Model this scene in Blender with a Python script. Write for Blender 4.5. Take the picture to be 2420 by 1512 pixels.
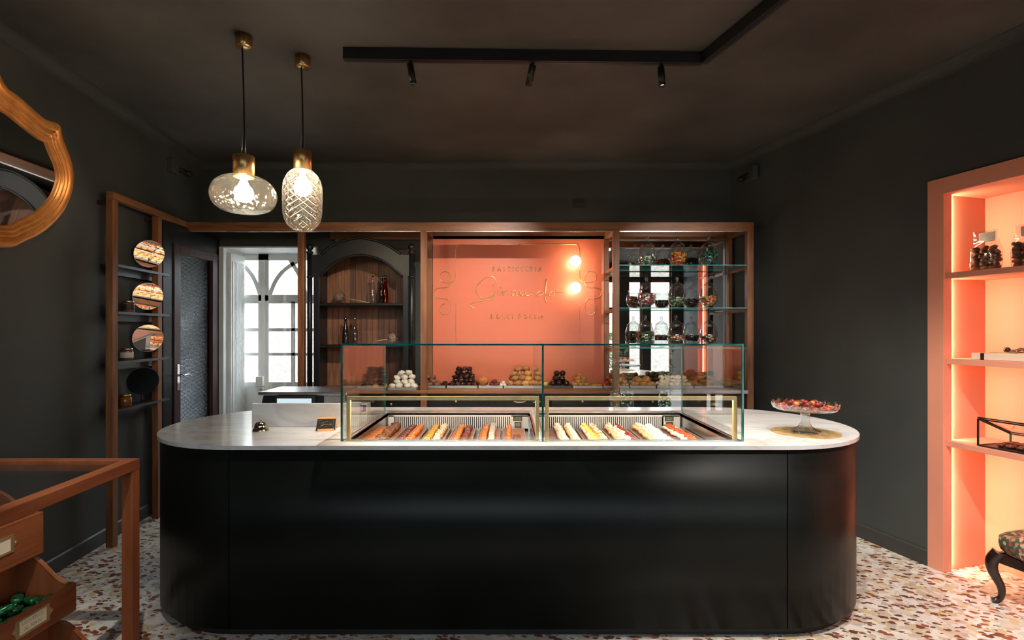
import bpy, math, random
from mathutils import Vector, Matrix
from mathutils.geometry import tessellate_polygon
random.seed(7)
for _o in list(bpy.data.objects):
    bpy.data.objects.remove(_o)
S = bpy.context.scene
COL = S.collection
PI = math.pi

# ------------------------------------------------------------------ camera
F, CX, CY, EYE = 1235.0, 1201.0, 781.0, 1.56
cam_d = bpy.data.cameras.new('camera'); cam = bpy.data.objects.new('camera', cam_d); COL.objects.link(cam)
cam.location = (0, 0, EYE); cam.rotation_euler = (PI/2, 0, 0)
cam_d.sensor_width = 36.0; cam_d.lens = F/2420*36.0
cam_d.shift_x = 9/2420; cam_d.shift_y = 25/2420; cam_d.clip_start = 0.05
S.camera = cam
# ------------------------------------------------------------------ world, exposure
wd = bpy.data.worlds.new('sky'); S.world = wd; wd.use_nodes = True
bg = wd.node_tree.nodes['Background']
bg.inputs[0].default_value = (0.80, 0.90, 1.0, 1); bg.inputs[1].default_value = 12.5
S.view_settings.view_transform = 'Standard'
try: S.view_settings.look = 'None'
except Exception: pass
S.view_settings.gamma = 1.0
S.view_settings.use_curve_mapping = False
S.view_settings.exposure = 0.0
try:
    S.cycles.transparent_max_bounces = 40
    S.cycles.max_bounces = 10
    S.cycles.caustics_reflective = False
    S.cycles.caustics_refractive = False
    S.cycles.sample_clamp_indirect = 6.0
except Exception: pass
SPOT_W = 190.0        # energy of one track spotlight
BULB = 105.0           # pendant bulb emission
LED = 160.0           # niche strip emission
CASE_LED = 260.0       # display case strip emission

# ------------------------------------------------------------------ helpers
W = {}
def at(px, py, Y):
    return Vector(((px-CX)/F*Y, Y, EYE-(py-CY)/F*Y))
def tag(o, label=None, cat=None, group=None, kind=None):
    if label: o['label'] = label
    if cat: o['category'] = cat
    if group: o['group'] = group
    if kind: o['kind'] = kind
    return o
def thing(name, label, cat, loc, group=None, kind=None):
    o = bpy.data.objects.new(name, None); COL.objects.link(o)
    o.location = loc; o.empty_display_size = 0.1; W[o.name] = Vector(loc)
    return tag(o, label, cat, group, kind)
class MB:
    def __init__(s): s.v = []; s.f = []; s.m = []; s.s = []
    def add(s, vs, fs, mi=0, sm=False):
        b = len(s.v); s.v += [Vector(v) for v in vs]
        for f in fs: s.f.append([b+i for i in f]); s.m.append(mi); s.s.append(sm)
        return s
    def box(s, a, b, mi=0):
        x0,y0,z0 = a; x1,y1,z1 = b
        if x0>x1: x0,x1=x1,x0
        if y0>y1: y0,y1=y1,y0
        if z0>z1: z0,z1=z1,z0
        return s.add([(x0,y0,z0),(x1,y0,z0),(x1,y1,z0),(x0,y1,z0),(x0,y0,z1),(x1,y0,z1),(x1,y1,z1),(x0,y1,z1)],
            [(3,2,1,0),(4,5,6,7),(0,1,5,4),(1,2,6,5),(2,3,7,6),(3,0,4,7)], mi)
    def hexa(s, bot, top, mi=0):
        return s.add(list(bot)+list(top), [(3,2,1,0),(4,5,6,7),(0,1,5,4),(1,2,6,5),(2,3,7,6),(3,0,4,7)], mi)
    def bar(s, p, q, w, h, mi=0, up=(0,0,1)):
        p=Vector(p); q=Vector(q); d=(q-p).normalized(); u=Vector(up); sd=d.cross(u)
        if sd.length<1e-4: sd=d.cross(Vector((0,1,0)))
        sd.normalize(); u=sd.cross(d).normalized(); a=sd*w/2; b=u*h/2
        return s.hexa([p-a-b,p+a-b,q+a-b,q-a-b],[p-a+b,p+a+b,q+a+b,q-a+b],mi)
    def tube(s, pts, r, n=8, mi=0, closed=False, sm=True):
        pts=[Vector(p) for p in pts]; N=len(pts); rs=r if isinstance(r,(list,tuple)) else [r]*N
        vs=[]; ref=None
        for i,p in enumerate(pts):
            if closed: t=pts[(i+1)%N]-pts[i-1]
            else: t=pts[min(i+1,N-1)]-pts[max(i-1,0)]
            t.normalize()
            if ref is None:
                ref=t.orthogonal().normalized()
            else:
                ref=(ref-t*ref.dot(t))
                if ref.length<1e-5: ref=t.orthogonal()
                ref.normalize()
            b=t.cross(ref)
            for k in range(n):
                a=2*PI*k/n; vs.append(p+(ref*math.cos(a)+b*math.sin(a))*rs[i])
        fs=[]
        M=N if closed else N-1
        for i in range(M):
            j=(i+1)%N
            for k in range(n):
                l=(k+1)%n; fs.append((i*n+k,i*n+l,j*n+l,j*n+k))
        s.add(vs,fs,mi,sm)
        if not closed:
            b=len(s.v)-N*n
            s.f.append([b+k for k in range(n)][::-1]); s.m.append(mi); s.s.append(False)
            s.f.append([b+(N-1)*n+k for k in range(n)]); s.m.append(mi); s.s.append(False)
        return s
    def cyl(s, p, q, r, n=16, mi=0, r2=None):
        return s.tube([p,q],[r, r if r2 is None else r2],n,mi)
    def lathe(s, prof, c=(0,0,0), n=24, mi=0, sm=True, wob=None):
        c=Vector(c); vs=[]; idx=[]
        for r,z in prof:
            if r<1e-6: vs.append(c+Vector((0,0,z))); idx.append([len(vs)-1])
            else:
                row=[]
                for k in range(n):
                    a=2*PI*k/n; rr=r; zz=z
                    if wob: rr,zz=wob(a,r,z)
                    vs.append(c+Vector((rr*math.cos(a),rr*math.sin(a),zz))); row.append(len(vs)-1)
                idx.append(row)
        fs=[]
        for A,B in zip(idx,idx[1:]):
            for k in range(n):
                l=(k+1)%n
                if len(A)==1 and len(B)==1: continue
                if len(A)==1: fs.append((A[0],B[l],B[k]))
                elif len(B)==1: fs.append((A[k],A[l],B[0]))
                else: fs.append((A[k],A[l],B[l],B[k]))
        return s.add(vs,fs,mi,sm)
    def shape(s, loops, fn, w0, w1, mi=0, smi=None, sm=False):
        # flat outline with holes, given thickness; fn(u,v,w) -> 3d
        flat=[p for L in loops for p in L]
        tris=tessellate_polygon([[Vector((p[0],p[1],0)) for p in L] for L in loops])
        n=len(flat)
        vs=[fn(p[0],p[1],w0) for p in flat]+[fn(p[0],p[1],w1) for p in flat]
        fs=[tuple(t) for t in tris]+[tuple(n+i for i in reversed(t)) for t in tris]
        s.add(vs,fs,mi)
        b=len(s.v)-2*n; k=0
        for L in loops:
            m=len(L)
            for i in range(m):
                j=(i+1)%m; s.f.append([b+k+i,b+k+j,b+n+k+j,b+n+k+i]); s.m.append(mi if smi is None else smi); s.s.append(sm)
            k+=m
        return s
    def lump(s, c, d, e=1.0, noise=0.0, seed=0, n=14, m=9, mi=0, flat=None, freq=9.0):
        # rounded lump, half sizes d; e<1 boxier; optional flat base
        from mathutils import noise as nz
        c=Vector(c); vs=[]; rows=[]
        def sp(x): return math.copysign(abs(x)**e,x)
        for i in range(m+1):
            t=-PI/2+PI*i/m; row=[]
            if i in (0,m):
                p=Vector((0,0,-d[2] if i==0 else d[2])); 
                if i==0 and flat is not None: p.z=-d[2]*flat
                vs.append(c+p); rows.append([len(vs)-1]); continue
            for k in range(n):
                a=2*PI*k/n
                p=Vector((sp(math.cos(t))*sp(math.cos(a))*d[0],sp(math.cos(t))*sp(math.sin(a))*d[1],sp(math.sin(t))*d[2]))
                if noise:
                    q=Vector((p.x/max(d)*freq/4+seed*3.1,p.y/max(d)*freq/4+seed*1.7,p.z/max(d)*freq/4))
                    p*=1+noise*nz.noise(q)*1.6
                if flat is not None and p.z<-d[2]*flat: p.z=-d[2]*flat
                vs.append(c+p); row.append(len(vs)-1)
            rows.append(row)
        fs=[]
        for A,B in zip(rows,rows[1:]):
            for k in range(n):
                l=(k+1)%n
                if len(A)==1: fs.append((A[0],B[l],B[k]))
                elif len(B)==1: fs.append((A[k],A[l],B[0]))
                else: fs.append((A[k],A[l],B[l],B[k]))
        return s.add(vs,fs,mi,True)
    def xf(s, mat4, start=0):
        for i in range(start,len(s.v)): s.v[i]=mat4@s.v[i]
        return s
    def mesh(s, name, mats, off=(0,0,0)):
        off=Vector(off)
        me=bpy.data.meshes.new(name); me.from_pydata([tuple(v-off) for v in s.v],[],s.f)
        if not isinstance(mats,(list,tuple)): mats=[mats]
        for m in mats: me.materials.append(M[m] if isinstance(m,str) else m)
        me.polygons.foreach_set('material_index',s.m); me.polygons.foreach_set('use_smooth',s.s)
        me.update(); return me
    def build(s, name, mats, parent=None, origin=None, local=False, bevel=0):
        if local: off=Vector((0,0,0))
        elif parent is not None: off=W[parent.name]
        elif origin is not None: off=Vector(origin)
        else:
            xs=[v.x for v in s.v]; ys=[v.y for v in s.v]; zs=[v.z for v in s.v]
            off=Vector(((min(xs)+max(xs))/2,(min(ys)+max(ys))/2,min(zs)))
        o=bpy.data.objects.new(name,s.mesh(name,mats,off)); COL.objects.link(o)
        if parent is not None: o.parent=parent; W[o.name]=W.get(parent.name,Vector((0,0,0)))
        else: o.location=off; W[o.name]=off.copy()
        if bevel:
            b=o.modifiers.new('bevel','BEVEL'); b.width=bevel; b.segments=2; b.limit_method='ANGLE'
        return o
def struct(o): o['kind']='structure'; return o
def dup(o, loc=None, rot=None, parent=None):
    c=o.copy(); COL.objects.link(c); c.parent=parent
    if loc is not None: c.location=loc
    if rot is not None: c.rotation_euler=rot
    for ch in o.children: dup(ch, parent=c)
    return c
def spline(pts, k=8, closed=False):
    pts=[Vector(p) for p in pts]; out=[]; N=len(pts)
    for i in range(N if closed else N-1):
        p0=pts[(i-1)%N] if closed or i>0 else pts[0]; p1=pts[i]; p2=pts[(i+1)%N]
        p3=pts[(i+2)%N] if closed or i+2<N else pts[-1]
        for j in range(k):
            t=j/k
            out.append(0.5*((2*p1)+(-p0+p2)*t+(2*p0-5*p1+4*p2-p3)*t*t+(-p0+3*p1-3*p2+p3)*t**3))
    if not closed: out.append(pts[-1])
    return out
def mkmesh_obj(name, me, loc, rot=(0,0,0), parent=None):
    o=bpy.data.objects.new(name,me); COL.objects.link(o); o.location=loc; o.rotation_euler=rot; o.parent=parent
    W[o.name]=Vector(loc); return o

# ------------------------------------------------------------------ materials
M={}
def nodes(name):
    m=bpy.data.materials.new(name); m.use_nodes=True; M[name]=m
    nt=m.node_tree; return m,nt,nt.nodes['Principled BSDF']
def pm(name, col, rough=.5, metal=0., var=0., vscale=8., bump=0., bscale=60., stretch=None, col2=None, coat=0., emit=0., spec=.5, detail=4.):
    m,nt,b=nodes(name); L=nt.links
    c=(*col,1); b.inputs['Base Color'].default_value=c; b.inputs['Roughness'].default_value=rough; b.inputs['Metallic'].default_value=metal
    b.inputs['Specular IOR Level'].default_value=spec
    if coat: b.inputs['Coat Weight'].default_value=coat; b.inputs['Coat Roughness'].default_value=.08
    if emit: b.inputs['Emission Color'].default_value=c; b.inputs['Emission Strength'].default_value=emit
    if var or bump or col2:
        tc=nt.nodes.new('ShaderNodeTexCoord'); mp=nt.nodes.new('ShaderNodeMapping'); L.new(tc.outputs['Object'],mp.inputs[0])
        if stretch: mp.inputs['Scale'].default_value=stretch
    if var or col2:
        n=nt.nodes.new('ShaderNodeTexNoise'); n.inputs['Scale'].default_value=vscale; n.inputs['Detail'].default_value=detail; L.new(mp.outputs[0],n.inputs[0])
        r=nt.nodes.new('ShaderNodeValToRGB'); L.new(n.outputs[0],r.inputs[0])
        lo=tuple(x*(1-var) for x in col); hi=col2 if col2 else tuple(min(1,x*(1+var)) for x in col)
        r.color_ramp.elements[0].position=.33; r.color_ramp.elements[1].position=.67
        r.color_ramp.elements[0].color=(*lo,1); r.color_ramp.elements[1].color=(*hi,1); L.new(r.outputs[0],b.inputs['Base Color'])
    if bump:
        n2=nt.nodes.new('ShaderNodeTexNoise'); n2.inputs['Scale'].default_value=bscale; n2.inputs['Detail'].default_value=5; L.new(mp.outputs[0],n2.inputs[0])
        bp=nt.nodes.new('ShaderNodeBump'); bp.inputs['Strength'].default_value=bump; bp.inputs['Distance'].default_value=.01; L.new(n2.outputs[0],bp.inputs['Height']); L.new(bp.outputs[0],b.inputs['Normal'])
    return m
def emis(name, col, st):
    m=bpy.data.materials.new(name); m.use_nodes=True; M[name]=m; nt=m.node_tree
    nt.nodes.remove(nt.nodes['Principled BSDF']); e=nt.nodes.new('ShaderNodeEmission'); e.inputs[0].default_value=(*col,1); e.inputs[1].default_value=st
    nt.links.new(e.outputs[0],nt.nodes['Material Output'].inputs[0]); return m
def thin_glass(name, tint=(1,1,1), f0=.04, rough=0., bump=None, gl=(1,1,1), pw_=5., frost=0.):
    # thin sheet: clear transmission plus Schlick reflection
    m=bpy.data.materials.new(name); m.use_nodes=True; M[name]=m; nt=m.node_tree; L=nt.links; N=nt.nodes
    N.remove(N['Principled BSDF'])
    tr=N.new('ShaderNodeBsdfTransparent'); tr.inputs[0].default_value=(*tint,1)
    g=N.new('ShaderNodeBsdfGlossy'); g.inputs['Roughness'].default_value=rough; g.inputs[0].default_value=(*gl,1)
    geo=N.new('ShaderNodeNewGeometry'); d=N.new('ShaderNodeVectorMath'); d.operation='DOT_PRODUCT'
    if bump:
        tc=N.new('ShaderNodeTexCoord'); bp=N.new('ShaderNodeBump'); bp.inputs['Strength'].default_value=bump[1]; bp.inputs['Distance'].default_value=.01
        if bump[0]=='diamond':
            # crossed spiral grooves round the lamp axis
            sx=N.new('ShaderNodeSeparateXYZ'); L.new(tc.outputs['Object'],sx.inputs[0])
            an=N.new('ShaderNodeMath'); an.operation='ARCTAN2'; L.new(sx.outputs[1],an.inputs[0]); L.new(sx.outputs[0],an.inputs[1])
            outs=[]
            for sg in (1,-1):
                a=N.new('ShaderNodeMath'); a.operation='MULTIPLY'; L.new(an.outputs[0],a.inputs[0]); a.inputs[1].default_value=bump[2]
                z=N.new('ShaderNodeMath'); z.operation='MULTIPLY'; L.new(sx.outputs[2],z.inputs[0]); z.inputs[1].default_value=sg*bump[3]
                ad=N.new('ShaderNodeMath'); ad.operation='ADD'; L.new(a.outputs[0],ad.inputs[0]); L.new(z.outputs[0],ad.inputs[1])
                sn=N.new('ShaderNodeMath'); sn.operation='SINE'; L.new(ad.outputs[0],sn.inputs[0]); outs.append(sn)
            mx=N.new('ShaderNodeMath'); mx.operation='MAXIMUM'; L.new(outs[0].outputs[0],mx.inputs[0]); L.new(outs[1].outputs[0],mx.inputs[1]); L.new(mx.outputs[0],bp.inputs['Height'])
        elif bump[0]=='wave':
            w=N.new('ShaderNodeTexWave'); w.bands_direction='Z'; w.inputs['Scale'].default_value=bump[2]; w.inputs['Distortion'].default_value=2.0; L.new(tc.outputs['Object'],w.inputs[0]); L.new(w.outputs['Fac'],bp.inputs['Height'])
        else:
            v=N.new('ShaderNodeTexVoronoi'); v.inputs['Scale'].default_value=bump[2]; L.new(tc.outputs['Object'],v.inputs[0]); L.new(v.outputs['Distance'],bp.inputs['Height'])
        L.new(bp.outputs[0],g.inputs['Normal']); L.new(bp.outputs[0],d.inputs[0])
    else: L.new(geo.outputs['Normal'],d.inputs[0])
    L.new(geo.outputs['Incoming'],d.inputs[1])
    ab=N.new('ShaderNodeMath'); ab.operation='ABSOLUTE'; L.new(d.outputs['Value'],ab.inputs[0])
    om=N.new('ShaderNodeMath'); om.operation='SUBTRACT'; om.inputs[0].default_value=1; om.use_clamp=True; L.new(ab.outputs[0],om.inputs[1])
    pw=N.new('ShaderNodeMath'); pw.operation='POWER'; pw.inputs[1].default_value=pw_; L.new(om.outputs[0],pw.inputs[0])
    ma=N.new('ShaderNodeMath'); ma.operation='MULTIPLY_ADD'; ma.inputs[1].default_value=1-f0; ma.inputs[2].default_value=f0; L.new(pw.outputs[0],ma.inputs[0])
    base=tr
    if frost:
        tl=N.new('ShaderNodeBsdfTranslucent'); tl.inputs[0].default_value=(*gl,1); fm=N.new('ShaderNodeMixShader'); fm.inputs[0].default_value=frost; L.new(tr.outputs[0],fm.inputs[1]); L.new(tl.outputs[0],fm.inputs[2]); base=fm
    mx=N.new('ShaderNodeMixShader'); L.new(ma.outputs[0],mx.inputs[0]); L.new(base.outputs[0],mx.inputs[1]); L.new(g.outputs[0],mx.inputs[2])
    L.new(mx.outputs[0],N['Material Output'].inputs[0]); return m
def wood(name, dark, light, axis='Z', rough=.42, scale=6.):
    st={'X':(.12,1,1),'Y':(1,.12,1),'Z':(1,1,.12)}[axis]
    m=pm(name,dark,rough,0,0,scale*3,.12,scale*14,stretch=st,col2=light,detail=6); 
    return m

def plaster(name, a, b, rough=.75, scale=1.3):
    m=pm(name,a,rough,0,0,scale,.10,7,col2=b,detail=7); return m
plaster('plaster',(.042,.045,.041),(.062,.066,.060))
plaster('ceiling_paint',(.045,.043,.040),(.100,.093,.083),.7,1.1)
pm('baseboard_paint',(.045,.045,.040),.45)
pm('dark_metal',(.0065,.0075,.0065),.36,.0,.2,3,spec=.12)
pm('black',(.004,.004,.004),.5)
pm('black_paint',(.0065,.0075,.007),.36,0,.25,12,.05,40,spec=.4)
pm('track_black',(.006,.006,.006),.55)
wood('walnut',(.16,.056,.021),(.33,.136,.052),'Z')
wood('walnut_x',(.16,.056,.021),(.33,.136,.052),'X')
wood('walnut_y',(.16,.056,.021),(.33,.136,.052),'Y')
wood('plank_wood',(.085,.030,.014),(.24,.095,.042),'Z',.5,9.)
_m=M['plank_wood']; _nt=_m.node_tree; _oi=_nt.nodes.new('ShaderNodeObjectInfo'); _hs=_nt.nodes.new('ShaderNodeHueSaturation'); _mr=_nt.nodes.new('ShaderNodeMapRange'); _mr.inputs[3].default_value=.55; _mr.inputs[4].default_value=1.5
_b=_nt.nodes['Principled BSDF']; _src=_b.inputs['Base Color'].links[0].from_socket; _nt.links.new(_oi.outputs['Random'],_mr.inputs[0]); _nt.links.new(_mr.outputs[0],_hs.inputs['Value']); _nt.links.new(_src,_hs.inputs['Color']); _nt.links.new(_hs.outputs[0],_b.inputs['Base Color'])
wood('cherry',(.20,.058,.020),(.30,.092,.034),'Y',.38)
wood('cherry_z',(.20,.058,.020),(.30,.092,.034),'Z',.38)
wood('dark_red_wood',(.030,.008,.006),(.055,.016,.011),'Z',.4)
pm('shelf_grey',(.030,.028,.030),.4)
pm('white_paint',(.72,.72,.70),.45,0,.05,6,.05,30)
pm('brass',(.80,.58,.28),.38,.8,.12,20,stretch=(1,1,.05))
pm('brushed_brass',(.68,.44,.19),.30,1.,.25,60,stretch=(1,1,.02))
pm('steel',(.62,.61,.59),.26,1.)
pm('chrome',(.8,.8,.8),.08,1.)
pm('bell_metal',(.62,.54,.42),.14,1.)
pm('gold_line',(.80,.52,.20),.30,1.)
pm('gilt',(.62,.24,.055),.36,.6,.2,14); pm('gold_mat',(.50,.34,.15),.45,.35,.3,16)
pm('salmon',(.80,.195,.095),.36,0,.04,2,.02,200)
pm('niche_paint',(.80,.315,.20),.5,0,.03,3)
pm('mirror',(.92,.93,.93),.0,1.)
pm('old_mirror',(.75,.76,.76),.03,1.)
emis('led',(1,.74,.48),LED); emis('case_led',(1,.80,.58),CASE_LED)
emis('bulb',(1,.83,.60),BULB); emis('globe',(1,.80,.58),28.0); emis('spot_lens',(1,.88,.72),6.0)
emis('screen_white',(.75,.92,1.0),.9); emis('screen_blue',(.30,.34,.95),.9)
thin_glass('pane',(.985,.995,.99),.05)
thin_glass('jar_glass',(.93,.965,.96),.13,pw_=2.2,frost=.03)
thin_glass('window_pane',(.97,.99,.99),.05)
thin_glass('shade_glass',(.90,.87,.80),.10,.12,('cell',.9,30.),(1,.95,.85),4.,.03)
thin_glass('shade_diamond',(.90,.86,.78),.12,.12,('diamond',1.,14.,150.),(1,.95,.85),4.,.05)
thin_glass('bag_film',(.97,.97,.97),.12,.12,('cell',.6,26.))
thin_glass('ribbed_glass',(.16,.18,.20),.075,.10,('wave',.55,26.))
pm('glass_edge',(.008,.15,.13),.08,0,.5,9,spec=.9)
pm('shelf_edge',(.03,.30,.29),.1,0,.6,7,spec=.9)
def marble():
    m,nt,b=nodes('marble'); L=nt.links; N=nt.nodes
    tc=N.new('ShaderNodeTexCoord'); n=N.new('ShaderNodeTexNoise'); n.inputs['Scale'].default_value=2.2; n.inputs['Detail'].default_value=8; n.inputs['Distortion'].default_value=1.6
    mp=N.new('ShaderNodeMapping'); mp.inputs['Rotation'].default_value=(0,.4,.5); mp.inputs['Scale'].default_value=(.7,1.8,1.3); L.new(tc.outputs['Object'],mp.inputs[0]); L.new(mp.outputs[0],n.inputs[0])
    r=N.new('ShaderNodeValToRGB'); e=r.color_ramp.elements
    e[0].position=.30; e[0].color=(.65,.64,.625,1); e[1].position=.70; e[1].color=(.65,.645,.635,1)
    x=r.color_ramp.elements.new(.50); x.color=(.53,.52,.505,1); x=r.color_ramp.elements.new(.46); x.color=(.63,.62,.605,1); x=r.color_ramp.elements.new(.56); x.color=(.61,.60,.585,1)
    L.new(n.outputs[0],r.inputs[0]); L.new(r.outputs[0],b.inputs['Base Color']); b.inputs['Roughness'].default_value=.16
marble()
def terrazzo():
    m,nt,b=nodes('terrazzo'); L=nt.links; N=nt.nodes
    g=N.new('ShaderNodeNewGeometry'); mp=N.new('ShaderNodeMapping'); L.new(g.outputs['Position'],mp.inputs[0]); mp.inputs['Rotation'].default_value=(0,0,.25)
    wn=N.new('ShaderNodeTexNoise'); wn.inputs['Scale'].default_value=22; L.new(mp.outputs[0],wn.inputs[0])
    wa=N.new('ShaderNodeVectorMath'); wa.operation='SCALE'; L.new(wn.outputs['Color'],wa.inputs[0]); wa.inputs['Scale'].default_value=.03
    ad=N.new('ShaderNodeVectorMath'); ad.operation='ADD'; L.new(mp.outputs[0],ad.inputs[0]); L.new(wa.outputs[0],ad.inputs[1])
    v1=N.new('ShaderNodeTexVoronoi'); v1.inputs['Scale'].default_value=30; L.new(ad.outputs[0],v1.inputs['Vector'])
    s1=N.new('ShaderNodeSeparateColor'); L.new(v1.outputs['Color'],s1.inputs[0])
    r1=N.new('ShaderNodeValToRGB'); r1.color_ramp.interpolation='CONSTANT'; L.new(s1.outputs[0],r1.inputs[0])
    e=r1.color_ramp.elements; e[0].color=(.66,.60,.50,1); e[1].position=.25; e[1].color=(.74,.70,.62,1)
    for p,c in ((.5,(.60,.50,.37)),(.66,(.78,.75,.70)),(.84,(.62,.50,.26)),(.92,(.50,.44,.38))):
        x=r1.color_ramp.elements.new(p); x.color=(*c,1)
    v2=N.new('ShaderNodeTexVoronoi'); v2.inputs['Scale'].default_value=33; mp2=N.new('ShaderNodeMapping'); L.new(ad.outputs[0],mp2.inputs[0]); mp2.inputs['Rotation'].default_value=(0,0,.9); mp2.inputs['Scale'].default_value=(.75,1.25,1); L.new(mp2.outputs[0],v2.inputs['Vector'])
    s2=N.new('ShaderNodeSeparateColor'); L.new(v2.outputs['Color'],s2.inputs[0])
    th=N.new('ShaderNodeMapRange'); th.inputs[1].default_value=.30; th.inputs[2].default_value=1; th.inputs[3].default_value=-.02; th.inputs[4].default_value=.70; L.new(s2.outputs[0],th.inputs[0])
    lt=N.new('ShaderNodeMath'); lt.operation='LESS_THAN'; L.new(v2.outputs['Distance'],lt.inputs[0]); L.new(th.outputs[0],lt.inputs[1])
    r2=N.new('ShaderNodeValToRGB'); r2.color_ramp.interpolation='CONSTANT'; L.new(s2.outputs[1],r2.inputs[0])
    e=r2.color_ramp.elements; e[0].color=(.21,.060,.034,1); e[1].position=.4; e[1].color=(.29,.095,.055,1)
    x=r2.color_ramp.elements.new(.7); x.color=(.13,.055,.036,1)
    mx=N.new('ShaderNodeMix'); mx.data_type='RGBA'; L.new(lt.outputs[0],mx.inputs[0]); L.new(r1.outputs[0],mx.inputs[6]); L.new(r2.outputs[0],mx.inputs[7])
    L.new(mx.outputs[2],b.inputs['Base Color']); b.inputs['Roughness'].default_value=.28
terrazzo()
def floral():
    m,nt,b=nodes('floral_cloth'); L=nt.links; N=nt.nodes
    tc=N.new('ShaderNodeTexCoord'); v=N.new('ShaderNodeTexVoronoi'); v.inputs['Scale'].default_value=62; L.new(tc.outputs['Object'],v.inputs[0])
    s=N.new('ShaderNodeSeparateColor'); L.new(v.outputs['Color'],s.inputs[0])
    r=N.new('ShaderNodeValToRGB'); r.color_ramp.interpolation='CONSTANT'; L.new(s.outputs[0],r.inputs[0])
    e=r.color_ramp.elements; e[0].color=(.06,.07,.03,1); e[1].position=.35; e[1].color=(.20,.16,.08,1)
    for p,c in ((.5,(.45,.20,.14)),(.62,(.05,.09,.05)),(.78,(.50,.40,.26)),(.9,(.35,.06,.05))):
        x=r.color_ramp.elements.new(p); x.color=(*c,1)
    L.new(r.outputs[0],b.inputs['Base Color']); b.inputs['Roughness'].default_value=.9
floral()
def stone():
    m,nt,b=nodes('stone_wall'); L=nt.links; N=nt.nodes
    tc=N.new('ShaderNodeTexCoord'); mp=N.new('ShaderNodeMapping'); mp.inputs['Scale'].default_value=(1,1,2.2); L.new(tc.outputs['Object'],mp.inputs[0])
    v=N.new('ShaderNodeTexVoronoi'); v.inputs['Scale'].default_value=6; v.feature='DISTANCE_TO_EDGE'; L.new(mp.outputs[0],v.inputs[0])
    r=N.new('ShaderNodeValToRGB'); L.new(v.outputs['Distance'],r.inputs[0]); r.color_ramp.elements[0].color=(.16,.135,.11,1); r.color_ramp.elements[1].position=.12; r.color_ramp.elements[1].color=(.25,.215,.18,1)
    L.new(r.outputs[0],b.inputs['Base Color']); b.inputs['Roughness'].default_value=.9
stone()
pm('paving',(.5,.47,.42),.8,0,.15,3)
pm('leaf',(.06,.16,.04),.6,0,.4,20)
pm('paper',(.80,.70,.52),.6); pm('ink',(.30,.24,.17),.7)
pm('plastic_white',(.62,.60,.54),.4); pm('plastic_black',(.012,.012,.013),.35)
pm('tan_card',(.62,.30,.11),.5); pm('copper_tray',(.46,.17,.075),.30,.25); pm('brown_tray',(.17,.062,.035),.35,.2)
pm('tray_grey',(.42,.42,.41),.3,.6); pm('tray_dark',(.05,.045,.045),.35)
pm('orange_poster',(.70,.17,.05),.6)
# food
pm('orange_glaze',(.62,.17,.035),.22,0,.3,40); pm('mustard',(.55,.26,.03),.4,0,.25,50,.1,90); pm('choc',(.060,.020,.013),.25,0,.3,40)
pm('choc_red',(.14,.032,.020),.3,0,.3,40); pm('choc_ball',(.028,.012,.010),.14,0,.3,20,coat=.3); pm('nut_brown',(.19,.065,.024),.55,0,.6,90,.5,120)
pm('nut_white',(.66,.50,.34),.6,0,.45,90,.5,130); pm('grey_slice',(.42,.35,.29),.5,0,.4,60); pm('cream',(.80,.66,.50),.5,0,.12,30,.2,60)
pm('cream_pink',(.82,.58,.44),.5,0,.12,30,.2,60); pm('lemon',(.80,.60,.10),.4,0,.2,30); pm('meringue',(.82,.74,.62),.6,0,.1,20,.4,70)
pm('peach_cream',(.80,.46,.22),.5,0,.25,60,.3,90); pm('berry',(.30,.025,.014),.2,0,.4,30); pm('strawberry',(.58,.10,.030),.22,0,.4,30)
pm('biscuit',(.42,.19,.070),.75,0,.45,60,.5,90); pm('biscuit_gold',(.66,.34,.09),.7,0,.35,70,.6,110); pm('cocoa_biscuit',(.26,.115,.07),.8,0,.35,60,.5,90)
pm('pastry_yellow',(.72,.42,.08),.5,0,.2,30); pm('croissant',(.52,.24,.06),.5,0,.4,30,.3,60); pm('panettone',(.62,.22,.06),.5,0,.5,10)
pm('bag_biscuit',(.20,.075,.030),.6,0,.6,40,.4,80)
for nm,c in dict(c_red=(.55,.02,.02),c_orange=(.75,.22,.02),c_yellow=(.70,.45,.03),c_green=(.03,.16,.07),c_teal=(.02,.14,.11),c_white=(.75,.73,.66),c_olive=(.16,.17,.07),c_dark=(.03,.02,.025),c_pale=(.45,.47,.33),c_pink=(.6,.18,.2)).items(): pm(nm,c,.18,0,.2,60)
pm('green_foil',(.012,.10,.035),.25,.55,.5,60,.3,40); pm('gold_foil',(.6,.4,.1),.3,.9)
thin_glass('bottle_clear',(.80,.82,.80),.13,pw_=2.2,frost=.10); thin_glass('bottle_red',(.72,.10,.025),.07,gl=(1,.5,.3),pw_=2.5,frost=.06); pm('bottle_dark',(.008,.008,.010),.08,spec=.8); pm('bottle_green',(.13,.15,.10),.08,spec=.8); thin_glass('bottle_pale_green',(.62,.68,.58),.10,pw_=2.2,frost=.07)
pm('dried_flower',(.20,.13,.09),.95,0,.5,60,.6,80); pm('straw',(.42,.27,.15),.8)
pm('honey',(.20,.07,.012),.12,spec=.7); pm('label_dark',(.02,.015,.012),.5); pm('label_white',(.6,.57,.5),.6)
pm('stool_wood',(.020,.008,.006),.28,0,.4,12,coat=.2)
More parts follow.
